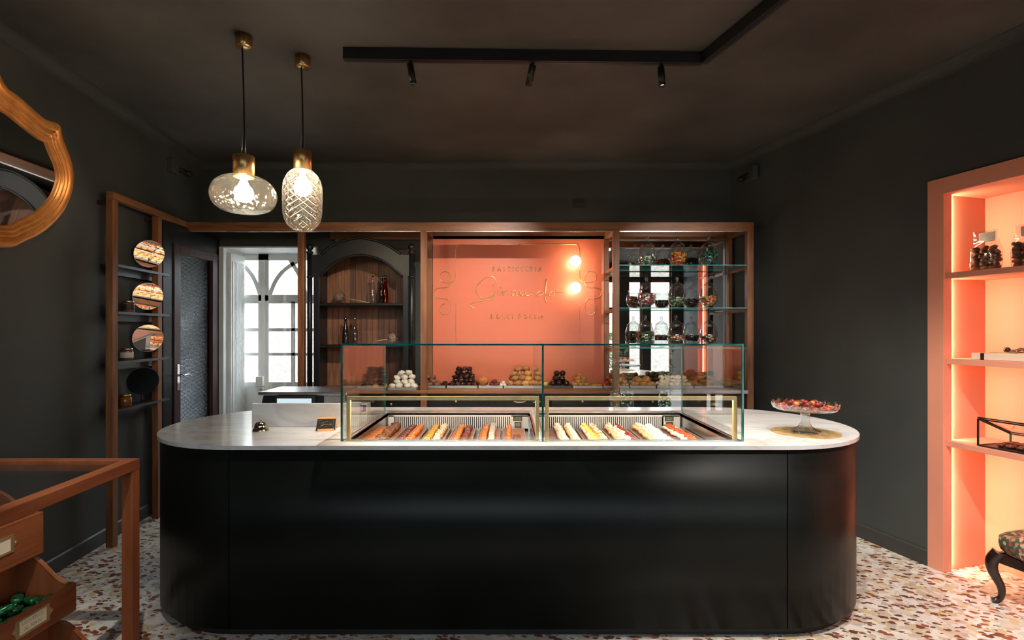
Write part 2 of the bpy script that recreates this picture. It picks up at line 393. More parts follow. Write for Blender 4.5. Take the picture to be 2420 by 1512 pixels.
# ================================================================== ROOM SHELL
ZC = 3.27; YB = 5.34; YF = -2.6
def xl(Y): return -2.55-.11*Y          # left wall line
def xr(Y): return 3.731-.272*Y         # right wall line
NA = Vector((2.815,3.369,0)); ND = Vector((.2625,-.965,0)); NN = Vector((.965,.2625,0))
def nw(u,v,z): return NA+ND*u+NN*v+Vector((0,0,z))   # right wall frame: u towards the camera, v into the wall
m=MB(); m.hexa([(-3.6,YF-.2,-.1),(5.2,YF-.2,-.1),(5.2,YB+.5,-.1),(-3.6,YB+.5,-.1)],[(-3.6,YF-.2,0),(5.2,YF-.2,0),(5.2,YB+.5,0),(-3.6,YB+.5,0)])
struct(tag(m.build('floor','terrazzo'),'cream terrazzo floor with red brown chips'))
m=MB(); m.box((-3.6,YF-.2,ZC),(5.2,YB+.5,ZC+.1)); struct(tag(m.build('ceiling','ceiling_paint'),'dark mottled plaster ceiling'))
m=MB(); a,b=xl(YF-.2),xl(YB+.5); m.hexa([(a-.2,YF-.2,0),(a,YF-.2,0),(b,YB+.5,0),(b-.2,YB+.5,0)],[(a-.2,YF-.2,ZC),(a,YF-.2,ZC),(b,YB+.5,ZC),(b-.2,YB+.5,ZC)])
struct(tag(m.build('wall_left','plaster'),'dark plaster wall on the left'))
WX0,WX1,WZ1=-2.914,-1.95,2.416
m=MB(); m.box((-3.4,YB,0),(WX0,YB+.42,ZC)); m.box((WX1,YB,0),(2.9,YB+.42,ZC)); m.box((WX0,YB,WZ1),(WX1,YB+.42,ZC))
struct(tag(m.build('wall_back','plaster'),'dark plaster wall behind the wooden shelf frame'))
m=MB()
def nbox(m,u0,u1,v0,v1,z0,z1,mi=0): m.hexa([nw(u0,v0,z0),nw(u1,v0,z0),nw(u1,v1,z0),nw(u0,v1,z0)],[nw(u0,v0,z1),nw(u1,v0,z1),nw(u1,v1,z1),nw(u0,v1,z1)],mi)
nbox(m,-2.25,-.1,0,.45,0,ZC); nbox(m,1.8,6.4,0,.45,0,ZC); nbox(m,-.1,1.8,0,.45,2.545,ZC)
struct(tag(m.build('wall_right','plaster'),'dark plaster wall on the right with a lit niche'))
# front wall behind the camera: shopfront with tall panes
OP=[(-2.15,1.2,2.0,'added unseen wide high window for fill daylight in dark frame'),(1.55,2.0,.25,'tall shopfront window nearest the wide high window'),(2.3,2.75,.25,'second tall shopfront window from the wide one'),(3.05,3.4,.25,'third tall narrow shopfront window'),(3.6,4.15,.25,'tall shopfront window beside the right wall')]  # first opening is an added, unseen high window letting in fill daylight
m=MB(); x=-3.4
for o0,o1,sz,_l in OP:
    m.box((x,YF-.2,0),(o0,YF,ZC)); m.box((o0,YF-.2,0),(o1,YF,sz)); m.box((o0,YF-.2,2.85),(o1,YF,ZC)); x=o1
m.box((x,YF-.2,0),(5.0,YF,ZC))
struct(tag(m.build('wall_front','plaster'),'dark shopfront wall behind the viewer'))
for i,(o0,o1,sz,lb) in enumerate(OP):
    t=thing('window_%d'%(i+2),lb,None,((o0+o1)/2,YF-.1,sz),kind='structure')
    m=MB(); m.box((o0,YF-.13,sz),(o0+.04,YF-.07,2.85)); m.box((o1-.04,YF-.13,sz),(o1,YF-.07,2.85)); m.box((o0,YF-.13,sz),(o1,YF-.07,sz+.06)); m.box((o0,YF-.13,2.79),(o1,YF-.07,2.85)); m.box((o0,YF-.13,2.1),(o1,YF-.07,2.15))
    m.build('window_frame','walnut',t)
    m=MB(); m.box((o0+.04,YF-.103,sz+.06),(o1-.04,YF-.097,2.79)); m.build('pane','window_pane',t)
# cornices and baseboards
def trim(name,p,q,n,r,z,mat,prof,label):
    m=MB(); p=Vector(p); q=Vector(q); n=Vector(n)
    vs=[];k=len(prof)
    for P in (p,q):
        for a,b in prof: vs.append(P+n*a+Vector((0,0,z+b)))
    fs=[(i,(i+1)%k,k+(i+1)%k,k+i) for i in range(k)]+[tuple(range(k))[::-1],tuple(range(k,2*k))]
    m.add(vs,fs); struct(tag(m.build(name,mat),label))
cove=[(0,0),(.075,0)]+[(.075-.075*math.sin(a),-.075+.075*math.cos(a)) for a in [PI/2*i/6 for i in range(1,6)]]+[(0,-.075)]
trim('trim_1',(xl(YF),YF,0),(xl(YB),YB,0),(1,0,0),1,ZC,'plaster',cove,'dark cove moulding above the left wall')
trim('trim_2',(xl(YB),YB,0),(xr(YB),YB,0),(0,-1,0),1,ZC,'plaster',cove,'dark cove moulding above the back wall')
trim('trim_3',nw(-2.05,0,0),nw(6.2,0,0),-NN,1,ZC,'plaster',cove,'dark cove moulding above the right wall')
bb=[(0,0),(.014,0),(.014,.095),(.006,.105),(0,.105)]
trim('baseboard_left',(xl(YF),YF,0),(xl(4.4),4.4,0),(1,0,0),1,0,'baseboard_paint',bb,'dark painted baseboard on the left wall')
trim('baseboard_right',nw(-2.05,0,0),nw(-.1,0,0),-NN,1,0,'baseboard_paint',bb,'dark painted baseboard on the right wall')
# ---- white glazed door set in a deep reveal
t=thing('window_1','white painted glazed door with pointed arch tracery in deep reveal',None,(-2.43,5.75,0),kind='structure')
YD=5.72
m=MB(); m.box((WX0-.001,YB-.015,0),(WX0+.012,YD+.04,WZ1)); m.box((WX1-.012,YB-.015,0),(WX1+.001,YD+.04,WZ1)); m.box((WX0,YB-.015,WZ1-.012),(WX1,YD+.04,WZ1+.001))
m.box((WX0-.06,YB-.012,0),(WX0,YB+.001,WZ1+.0)); m.build('reveal_lining','white_paint',t)
m=MB()
m.box((-2.738,YD,0),(-2.621,YD+.05,2.40)); m.box((-2.09,YD,0),(WX1,YD+.05,2.40)); m.box((WX0,YD,1.881),(WX1,YD+.05,1.951)); m.box((WX0,YD,2.33),(WX1,YD+.05,2.40))
m.box((-2.70,YD-.012,0),(-2.66,YD,2.33)); m.build('door_frame','white_paint',t,bevel=.004)
m=MB()
m.box((-2.379,YD+.005,.95),(-2.333,YD+.045,1.881))
for z0,z1 in ((1.588,1.551),(1.318,1.285),(1.881,1.858)): m.box((WX0,YD+.005,z1),(WX1,YD+.045,z0))
m.build('muntin','white_paint',t,bevel=.003)
m=MB(); m.box((WX0,YD+.002,.05),(-2.738,YD+.04,.998)); m.box((-2.621,YD+.002,.05),(-2.09,YD+.04,.998)); m.box((-2.57,YD-.008,.15),(-2.14,YD+.01,.85)); m.build('lower_panel','white_paint',t,bevel=.006)
for pts in ([at(577,628,YD),at(596,652,YD),at(608,678,YD),at(614,697,YD)],[at(637,697,YD),at(650,665,YD),at(671,638,YD),at(702,617,YD),at(722,610,YD)],[at(676,600,YD),at(690,622,YD),at(706,648,YD),at(716,672,YD),at(722,697,YD)]):
    m=MB(); P=spline(pts,6)
    for p,q in zip(P,P[1:]): m.bar(p+Vector((0,.025,0)),q+Vector((0,.025,0)),.04,.042)
    m.build('tracery_bar','white_paint',t)
for x0,x1 in ((WX0,-2.738),(-2.621,-2.379),(-2.333,-2.09)):
    for z0,z1 in ((.998,1.285),(1.318,1.551),(1.588,1.858)):
        m=MB(); m.box((x0,YD+.022,z0),(x1,YD+.028,z1)); m.build('pane','window_pane',t)
for x0,x1 in ((WX0,-2.738),(-2.621,-2.09)):
    m=MB(); m.box((x0,YD+.022,1.951),(x1,YD+.028,2.33)); m.build('fanlight_pane','window_pane',t)
m=MB(); m.box((WX0+.012,5.40,.02),(WX0+.05,5.68,2.36))
for k in range(9): m.box((WX0+.05,5.425+k*.028,.1),(WX0+.058,5.440+k*.028,2.28))
m.build('folded_shutter','white_paint',t)
m=MB(); m.box((-2.74,YD-.05,.955),(-2.665,YD-.012,1.06)); m.box((-2.73,YD-.054,.975),(-2.68,YD-.05,1.04)); m.build('lock_box','plastic_white',t,bevel=.004)
m=MB(); m.cyl((-2.685,YD-.05,.92),(-2.685,YD-.012,.92),.028,20); m.cyl((-2.685,YD-.054,.92),(-2.685,YD-.05,.92),.014,16,1); m.build('keyhole_plate',['plastic_white','tray_grey'],t)
# outside: stone house opposite and paving
m=MB(); m.box((-7,9.4,-.1),(2,9.8,2.65)); struct(tag(m.build('wall_outside','stone_wall'),'sunlit stone wall across the lane'))
m=MB(); m.box((-9,YB+.5,-.12),(4,9.4,-.1)); m.box((-8,YF-12,-.12),(9,YF-.2,-.1)); struct(tag(m.build('floor_outside','paving'),'pale paving outside'))
m=MB(); m.box((-9,YF-7,-.1),(10,YF-6.6,3.0)); struct(tag(m.build('wall_street','stone_wall'),'stone house wall across the street'))
# ---- left return with the dark ribbed glass door
m=MB()
XD=-2.95
m.hexa([(xl(4.47),4.47,0),(XD,4.47,0),(XD,4.60,0),(xl(4.6),4.60,0)],[(xl(4.47),4.47,2.50),(XD,4.47,2.50),(XD,4.60,2.50),(xl(4.6),4.60,2.50)])
m.hexa([(xl(4.6),4.6,2.33),(XD,4.6,2.33),(XD,YB,2.33),(xl(YB),YB,2.33)],[(xl(4.6),4.6,2.50),(XD,4.6,2.50),(XD,YB,2.50),(xl(YB),YB,2.50)])
m.box((-3.15,5.29,0),(XD,YB,2.4))
struct(tag(m.build('wall_return','black_paint'),'dark boxed surround of the ribbed glass door'))
t=thing('door_1','dark wooden door with ribbed glass and chrome lever handle',None,(XD-.03,4.95,0),kind='structure')
m=MB(); m.box((XD-.05,4.60,0),(XD+.012,4.69,2.33)); m.box((XD-.05,5.20,0),(XD+.012,5.29,2.33)); m.box((XD-.05,4.69,2.25),(XD+.012,5.20,2.33)); m.box((XD-.05,4.69,0),(XD+.012,5.20,.25))
m.build('door_frame','dark_red_wood',t,bevel=.004)
m=MB(); m.box((XD-.03,4.69,.25),(XD-.022,5.20,2.25)); m.build('ribbed_pane','ribbed_glass',t)
m=MB(); m.box((XD-.06,4.69,.25),(XD-.05,5.20,2.25)); m.build('backing_panel','black',t)
m=MB(); m.box((XD+.012,4.635,1.03),(XD+.018,4.665,1.26)); m.cyl((XD+.012,4.65,1.16),(XD+.06,4.65,1.16),.009,10)
m.tube(spline([(XD+.06,4.65,1.16),(XD+.062,4.70,1.166),(XD+.06,4.74,1.162),(XD+.058,4.77,1.148)],5),.0075,8); m.build('lever_handle','chrome',t)
# ---- small vents and old sockets high on the walls
def vent(name,c,label,cat,w=.12,h=.075):
    m=MB(); m.box((c[0]-w/2,c[1]-.012,c[2]-h/2),(c[0]+w/2,c[1],c[2]+h/2)); 
    for k in range(4): m.box((c[0]-w/2+.01,c[1]-.017,c[2]-h/2+.010+k*.015),(c[0]+w/2-.01,c[1]-.012,c[2]-h/2+.018+k*.015))
    tag(m.build(name,'plaster'),label,cat)
vent('air_vent',at(1367,486,YB),'small square vent painted dark high on the back wall','vent')
# wall junction boxes near the ceiling corners
for nm,p,n,lab in (('wall_camera',Vector((xl(4.75),4.75,3.05)),1,'small dark box with cable high on left wall near corner'),('wall_camera',Vector((xr(5.0)-.0,5.0,3.07)),-1,'small dark box with cable high on right wall near corner')):
    t=thing(nm,lab,'wall camera',p)
    m=MB(); m.box(p+Vector((0,-.05,-.06)) ,p+Vector((n*.05,.05,.06))); m.build('box_body','plaster',t,bevel=.004)
    m=MB(); m.cyl(p+Vector((n*.03,.05,0)),p+Vector((n*.07,.12,-.01)),.016,10); m.lump(p+Vector((n*.08,.15,-.02)),(.03,.04,.03)); m.build('camera_head','track_black',t)
# ================================================================== COUNTER
def stadium(hx,R,yc,n=24):
    P=[]
    for i in range(n+1): a=-PI/2+PI*i/n; P.append((hx+R*math.cos(a),yc+R*math.sin(a)))
    for i in range(n+1): a=PI/2+PI*i/n; P.append((-hx+R*math.cos(a),yc+R*math.sin(a)))
    return P
KY=2.639; KR=.652; KC=KY+KR; HX=1.41
xyz=lambda u,v,w: Vector((u,v,w))
t=thing('shop_counter','long black rounded-end shop counter body under the white marble top','counter',(0,KC,0))
def wallband(pts,th,z0,z1,mi=0,inward=True):
    m=MB(); N=len(pts); nr=[]
    for i in range(N):
        d=Vector(pts[min(i+1,N-1)])-Vector(pts[max(i-1,0)]); n=Vector((-d.y,d.x)).normalized(); nr.append(n)
    vs=[]
    for p,n in zip(pts,nr):
        q=Vector(p)+n*th
        vs+= [(p[0],p[1],z0),(p[0],p[1],z1),(q.x,q.y,z1),(q.x,q.y,z0)]
    fs=[]
    for i in range(N-1):
        for k in range(4): fs.append((4*i+k,4*i+(k+1)%4,4*i+4+(k+1)%4,4*i+4+k))
    m.add(vs,fs,mi,True); m.add(vs[:4],[(0,1,2,3)],mi); m.add(vs[-4:],[(3,2,1,0)],mi)
    return m
g=.0025
P=[(-HX+g,KY),(HX-g,KY)]; wallband(P,.02,.052,.960).build('front_panel','dark_metal',t)
P=[(HX+g,KY)]+[(HX+KR*math.cos(a),KC+KR*math.sin(a)) for a in [-PI/2+PI*(i+.12)/32 for i in range(0,33)]]; wallband(P,.02,.052,.960).build('curved_end_panel','dark_metal',t)
P=[(-HX+KR*math.cos(a),KC+KR*math.sin(a)) for a in [PI/2+PI*(i-.12)/32 for i in range(0,33)]]+[(-HX-g,KY)]; wallband(P,.02,.052,.960).build('curved_end_panel','dark_metal',t)
P=[(HX,KC+KR),(-HX,KC+KR)]; wallband(P,.02,.052,.960).build('back_panel','dark_metal',t)
m=MB(); m.shape([stadium(HX,KR-.045,KC)],xyz,0,.055); m.build('plinth','black',t)
m=MB(); m.shape([stadium(HX,KR-.022,KC)],xyz,.055,.07); m.build('inner_floor','black',t)
# marble worktop with two openings
WELLS=[(-.845,.150,2.762,3.660),(.205,1.205,2.762,3.660)]
m=MB(); m.shape([stadium(HX,KR+.015,KC,32)]+[[(a,c),(b,c),(b,d),(a,d)] for a,b,c,d in WELLS],xyz,.961,.981)
tag(m.build('marble_worktop','marble',bevel=.003),'white veined marble worktop with rounded ends on the black counter','worktop')
m=MB(); m.box((-1.539,3.136,.981),(-.89,3.158,1.123)); tag(m.build('marble_upstand','marble',bevel=.002),'upright marble screen slab standing on worktop behind the bell','marble slab')
# ---- display case
ZT=.981; GX0,GX1,GM=-.875,1.231,.181; GY0,GY1=2.729,3.690; GZ=1.482
t=thing('display_case','glass pastry display case with brass frames sunk into the marble worktop','display case',((GX0+GX1)/2,GY0,ZT))
def pane(a,b,name='glass_pane',par=t,em='glass_edge'):
    a=Vector(a); b=Vector(b); d=[abs(b[i]-a[i]) for i in range(3)]; k=d.index(min(d)); m=MB(); m.box(a,b)
    for i,f in enumerate(m.f):
        vs=[m.v[j] for j in f]; ax=[max(v[c] for v in vs)-min(v[c] for v in vs) for c in range(3)]
        m.m[i]=0 if ax[k]<1e-6 else 1
    return m.build(name,['pane',em],par)
th=.010
pane((GX0,GY0,ZT),(GX0+th,GY1,GZ)); pane((GX1-th,GY0,ZT),(GX1,GY1,GZ)); pane((GM-th/2,GY0,ZT),(GM+th/2,GY1,GZ))
pane((GX0+th,GY0+.001,ZT+.002),(GM-th/2,GY0+.009,GZ)); pane((GM+th/2,GY0+.001,ZT+.002),(GX1-th,GY0+.009,GZ))
pane((GX0,GY0,GZ),(GM-.001,GY1,GZ+.009)); pane((GM+.001,GY0,GZ),(GX1,GY1,GZ+.009))
YBF=2.768
for x0,x1 in ((-.857,.164),(.196,1.214)):
    m=MB(); w=.020
    m.box((x0,YBF,ZT),(x0+w,YBF+.02,1.211)); m.box((x1-w,YBF,ZT),(x1,YBF+.02,1.211)); m.box((x0+w,YBF,1.190),(x1-w,YBF+.007,1.211)); m.box((x0+w,YBF+.007,1.204),(x1-w,YBF+.024,1.211))
    m.build('brass_frame','brass',t,bevel=.0015)
    m=MB(); m.box((x0+.03,YBF+.009,1.198),(x1-.03,YBF+.021,1.2035)); m.build('led_strip','case_led',t)
m=MB()
for a,b,c,d in WELLS:
    m.box((a-.012,c-.012,ZT),(b+.012,c,ZT+.004)); m.box((a-.012,d,ZT),(b+.012,d+.022,ZT+.016)); m.box((a-.012,c,ZT),(a,d,ZT+.004)); m.box((b,c,ZT),(b+.012,d,ZT+.004))
m.build('steel_rim','steel',t,bevel=.001)
ZW=.865
for a,b,c,d in WELLS:
    m=MB(); m.box((a,c,ZW-.01),(b,d,ZW)); m.box((a-.004,c,ZW),(a,d,ZT)); m.box((b,c,ZW),(b+.004,d,ZT)); m.box((a,c-.004,ZW),(b,c,ZT)); m.box((a,d,ZW),(b,d+.004,ZT)); m.build('well_liner','steel',t)
    m=MB(); m.box((a+.01,d-.012,ZW),(b-.01,d-.008,ZT-.012)); m.build('vent_backing','black',t)
    m=MB(); x=a+.06
    m.box((a+.01,d-.020,ZT-.020),(b-.01,d-.008,ZT-.010)); m.box((a+.01,d-.020,ZW),(b-.01,d-.008,ZW+.012))
    m.box((b-.13,d-.020,ZW),(b-.01,d-.008,ZT-.012)); m.box((a+.01,d-.020,ZW),(a+.05,d-.008,ZT-.012))
    while x<b-.13: m.box((x,d-.020,ZW+.012),(x+.0065,d-.013,ZT-.020)); x+=.0135
    tag(m.build('vent_slats','white_paint',t),kind='stuff')
    m=MB(); m.box((b-.115,d-.026,ZT-.050),(b-.055,d-.019,ZT-.014)); m.box((b-.11,d-.027,ZT-.046),(b-.060,d-.0255,ZT-.020),1); m.box((b-.105,d-.026,ZT-.095),(b-.060,d-.019,ZT-.058)); m.box((b-.10,d-.027,ZT-.090),(b-.065,d-.0255,ZT-.064),1)
    m.build('temperature_display',['plastic_black','bottle_green'],t)
# ---- trays and pastries in the wells
ZTR=.894
def fx(px,Y=3.03): return (px-CX)/F*Y
def tray(x0,x1,y0,y1,mat,label,z=ZW,h=.022,rim=.006,cat='tray'):
    t=thing('pastry_tray',label,cat,((x0+x1)/2,(y0+y1)/2,z),group='trays in the display case')
    m=MB(); m.box((x0,y0,z+.001),(x1,y1,z+h)); m.build('tray_board',mat,t,bevel=.002)
    m=MB(); m.box((x0,y0,z+h),(x0+rim,y1,z+h+.008)); m.box((x1-rim,y0,z+h),(x1,y1,z+h+.008)); m.build('tray_rim','tray_grey',t)
    return t
LT=[(846,918),(921,977),(984,1042),(1050,1112),(1122,1180),(1187,1246)]
LN=['rough chocolate log','dark and orange slices','mustard slices','orange rolls and chocolate bars','grey striped slices','short chocolate slab']
for (a,b),n in zip(LT,LN): tray(max(fx(a),-.84),min(fx(b),.145),2.80,3.60,'copper_tray','long copper tray under the %s in left well'%n)
RT=[(1299,1383),(1388,1452),(1456,1527),(1533,1606),(1612,1688)]
RN=['pink and white cream pastries','lemon and nut pastries','peach and berry pastries','almond and meringue pastries','strawberry pastries']
for (a,b),n in zip(RT,RN): tray(max(fx(a),.21),min(fx(b),1.2),2.80,3.60,'brown_tray','long brown tray under the %s in right well'%n)
ZP=ZW+.022
def row(px0,px1,kind,name,label,group,n=9,h=.034,y0=2.90,y1=3.58,top=None):
    x0,x1=fx(px0),fx(px1); w=(x1-x0)*.47; xc=(x0+x1)/2; ln=(y1-y0)/n
    mats,e,nz,ly=kind
    vers=[]
    for s in range(2):
        m=MB(); m.lump((0,0,h/2),(w,ln*ly/2,h/2),e,nz,s*5+px0,12,8,flat=.95); vers.append(m.mesh(name,mats))
    tv=[]
    if top:
        for s in range(2):
            m=MB(); random.seed(px0+s)
            if top[1]=='cap': m.lump((0,0,h*.9),(w*.72,ln*.42,h*.42),.8,.25,s+3,10,6)
            else:
                for k in range(top[2]):
                    m.lump((random.uniform(-w,w)*.6,random.uniform(-ln,ln)*.36,h*1.0+random.uniform(-.1,.15)*h),(w*.26,ln*.22,h*.22),.9,.2,k,7,5)
            tv.append(m.mesh(top[3],top[0]))
    for i in range(n):
        o=mkmesh_obj(name,vers[i%2],(xc+random.uniform(-.002,.002),y0+ln*(i+.5),ZP+.0006),(0,0,random.uniform(-.08,.08)+(PI if i%3==0 else 0)))
        tag(o,label,'pastry',group)
        if top: mkmesh_obj(top[3],tv[i%2],(0,0,0),(0,0,0),o)
EC=('x',)
row(876,905,('nut_brown',.8,.5,1.15),'chocolate_nut_log','rough brown nut covered log piece in leftmost copper tray','nut logs in the left well',7,.045)
row(854,874,('orange_glaze',.5,.06,.86),'glazed_slice','flat orange glazed slice at left wall of the well','orange slices by the left wall',9,.022)
row(928,946,('choc_red',.45,.05,.84),'chocolate_slice','dark chocolate slice beside orange slices in left well','dark slices in the left well',12)
row(948,967,('orange_glaze',.5,.06,.84),'glazed_slice','orange glazed slice right of dark chocolate slices','orange slices in the left well',12)
row(994,1012,('mustard',.45,.06,.84),'mustard_slice','mustard yellow slice in left well','mustard slices in the left well',12)
row(1016,1034,('nut_white',.8,.45,1.1),'nougat_piece','white and brown nut crusted piece beside mustard slices','nut crusted pieces in the left well',11,.04)
row(1067,1083,('orange_glaze',.85,.12,1.2),'glazed_roll','copper orange roll left of dark chocolate bars','copper rolls in the left well',9,.04)
row(1086,1102,('choc_red',.35,.03,1.0),'chocolate_bar','smooth dark red chocolate bar in left well','chocolate bars in the left well',6,.03)
row(1133,1149,('orange_glaze',.85,.12,1.2),'glazed_roll','glossy orange roll left of the grey striped slices','orange rolls in the left well',10,.04)
row(1151,1168,('grey_slice',.6,.10,.85),'striped_slice','pale grey striped slice standing in left well','grey striped slices in the left well',15,.045)
row(1196,1210,('orange_glaze',.85,.12,1.2),'glazed_roll','slim orange roll left of the short chocolate slab','slim rolls in the left well',9,.038)
row(1213,1233,('choc_red',.35,.03,.98),'chocolate_slab','square chocolate slab piece at right end of left well','chocolate slabs in the left well',5,.03,2.95,3.25)
row(1325,1349,('cream_pink',.8,.2,1.1),'cream_eclair','pinkish cream eclair in leftmost row of right well','pink eclairs in the right well',8,.036,top=('cream_pink','cap',0,'cream_swirl'))
row(1354,1377,('peach_cream',.8,.2,1.1),'cream_eclair','eclair with white cream in second row of right well','white cream eclairs in the right well',8,.036,top=('cream','cap',0,'cream_swirl'))
row(1399,1421,('cream',.8,.2,1.1),'lemon_eclair','eclair with bright yellow lemon cream','lemon eclairs in the right well',8,.036,top=('lemon','cap',0,'lemon_cream'))
row(1420,1445,('biscuit_gold',.8,.3,1.1),'nut_eclair','eclair sprinkled with chopped nuts right of lemon row','nut eclairs in the right well',8,.034,top=(['nut_white'],'bits',7,'chopped_nuts'))
row(1466,1490,('peach_cream',.8,.25,1.1),'peach_eclair','peach coloured cream eclair left of the berry row','peach eclairs in the right well',8,.036,top=('cream','bits',6,'cream_flakes'))
row(1492,1515,('cream',.8,.2,1.1),'berry_tart','cream tart topped with dark red berries','berry tarts in the right well',8,.030,top=('berry','bits',5,'berry_topping'))
row(1545,1575,('peach_cream',.8,.3,1.1),'almond_pastry','golden pastry covered with almond flakes','almond pastries in the right well',8,.036,top=('cream','bits',8,'almond_flakes'))
row(1575,1598,('meringue',.85,.3,1.1),'meringue','white rough meringue in right well','meringues in the right well',8,.04)
row(1626,1666,('cream',.8,.15,1.05),'strawberry_tart','cream tart with glossy red strawberry slices in rightmost row','strawberry tarts in the right well',7,.030,top=('strawberry','bits',9,'strawberry_slices'))
# ---- things on the worktop
def lathe_obj(name,prof,mat,par,c,n=24,wob=None): m=MB(); m.lathe(prof,c,n,0,True,wob); return m.build(name,mat,par)
p=Vector((-1.427,3.015,ZT)); t=thing('service_bell','small round brass service bell on the marble worktop','bell',p)
lathe_obj('bell_base',[(0,0),(.046,0),(.046,.006),(.040,.010),(0,.010)],'bell_metal',t,p)
lathe_obj('bell_dome',[(.042,.011),(.041,.015),(.036,.019),(.035,.030),(.032,.040),(.025,.049),(.013,.054),(0,.0555)],'bell_metal',t,p)
lathe_obj('bell_button',[(.004,.054),(.004,.062),(.007,.064),(.006,.070),(0,.073)],'bell_metal',t,p,12)
# folded card stand with black card
p=Vector((-1.055,3.03,ZT)); t=thing('card_stand','small tan folded stand holding a black card with gold script','card stand',p); t.rotation_euler=(0,0,.22)
m=MB(); m.hexa([(-.055,-.012,0),(.055,-.012,0),(.055,-.008,0),(-.055,-.008,0)],[(-.048,.028,.075),(.048,.028,.075),(.048,.032,.075),(-.048,.032,.075)])
m.hexa([(-.055,.070,0),(.055,.070,0),(.055,.074,0),(-.055,.074,0)],[(-.048,.028,.075),(.048,.028,.075),(.048,.032,.075),(-.048,.032,.075)])
m.box((-.045,-.026,0),(.045,-.010,.004)); m.box((-.045,-.028,0),(.045,-.024,.014)); m.build('folded_stand','tan_card',t,local=True)
m=MB(); m.hexa([(-.056,-.018,.005),(.050,-.018,.005),(.050,-.0165,.005),(-.056,-.0165,.005)],[(-.050,.0235,.066),(.052,.0235,.066),(.052,.025,.066),(-.050,.025,.066)]); card=m.build('black_card','plastic_black',t,local=True)
def on_card(u,v): # u,v in -1..1
    return Vector((u*.048,-.0182+.0415*(v*.5+.5)-.0006,.005+.061*(v*.5+.5)))
SCRIPT=[[(775,645),(812,600),(790,548),(735,538),(660,575),(600,650),(600,720),(650,775),(720,775),(785,745),(800,700),(798,745),(770,790),(700,800),(600,815),(535,840),(525,862),(570,888)],
 [(838,690),(830,735),(845,752),(870,725),(888,690),(893,720),(895,750),(905,712),(930,692),(950,700)],[(862,655),(866,662)],
 [(1035,700),(1005,690),(980,715),(990,745),(1018,740),(1036,702),(1040,745),(1062,748),(1088,700),(1086,735),(1105,748),(1130,735),(1142,700),(1143,740),(1165,750),(1200,742),(1230,748)],
 [(1345,712),(1310,700),(1270,720),(1262,742),(1290,752),(1330,735),(1362,690),(1376,565),(1368,690),(1362,780),(1380,825)],
 [(1375,745),(1402,730),(1440,704),(1412,714),(1402,742),(1430,758),(1462,742),(1462,714),(1440,704),(1500,714),(1570,703)]]
m=MB()
for st in SCRIPT: m.tube([on_card((p.x-1047)/760,-(p.y-712)/420) for p in spline([(a,b,0) for a,b in st],4)],.0008,4)
for v,x0,x1 in ((.45,-.2,.2),(-.45,-.2,.2)): m.tube([on_card(x0,v),on_card(x1,v)],.0007,4)
for sx in (-1,1): m.tube([on_card(sx*.55,.75),on_card(sx*.85,.7),on_card(sx*.75,.2),on_card(sx*.92,0),on_card(sx*.75,-.2),on_card(sx*.85,-.7)],.0006,4)
m.build('gold_script','gold_line',t,local=True)
# cash register
p=Vector((-1.36,3.45,ZT)); t=thing('cash_register','steel and black cash register with lit screen behind the marble screen','cash register',p)
m=MB(); m.hexa([(-1.575,3.27,ZT),(-1.16,3.27,ZT),(-1.16,3.62,ZT),(-1.575,3.62,ZT)],[(-1.56,3.33,1.149),(-1.17,3.33,1.149),(-1.17,3.62,1.149),(-1.56,3.62,1.149)]); m.build('register_body','plastic_black',t,bevel=.004)
m=MB(); m.box((-1.58,3.30,1.150),(-1.02,3.64,1.172)); m.build('top_plate','steel',t,bevel=.004)
m=MB(); m.box((-1.165,3.30,ZT),(-1.03,3.62,1.149)); m.build('drawer_unit','steel',t,bevel=.003)
m=MB(); m.box((-1.46,3.268,1.03),(-1.215,3.31,1.146)); m.build('screen_bezel','plastic_black',t,bevel=.002)
m=MB(); m.box((-1.445,3.2655,1.04),(-1.23,3.2675,1.135)); m.build('screen','screen_white',t)
# scale left of the case
p=Vector((-.962,3.36,ZT)); t=thing('kitchen_scale','small white scale with blue display beside the glass case','scale',p)
m=MB(); m.hexa([(-1.03,3.31,ZT),(-.895,3.31,ZT),(-.895,3.42,ZT),(-1.03,3.42,ZT)],[(-1.025,3.34,1.095),(-.90,3.34,1.095),(-.90,3.42,1.095),(-1.025,3.42,1.095)]); m.build('scale_body','plastic_white',t,bevel=.004)
m=MB(); m.hexa([(-1.022,3.326,1.045),(-.905,3.326,1.045),(-.905,3.33,1.045),(-1.022,3.33,1.045)],[(-1.022,3.334,1.085),(-.905,3.334,1.085),(-.905,3.338,1.085),(-1.022,3.338,1.085)]); m.build('display_bezel','choc_red',t)
m=MB(); m.hexa([(-1.0,3.324,1.052),(-.925,3.324,1.052),(-.925,3.327,1.052),(-1.0,3.327,1.052)],[(-1.0,3.330,1.078),(-.925,3.330,1.078),(-.925,3.333,1.078),(-1.0,3.333,1.078)]); m.build('display','screen_blue',t)
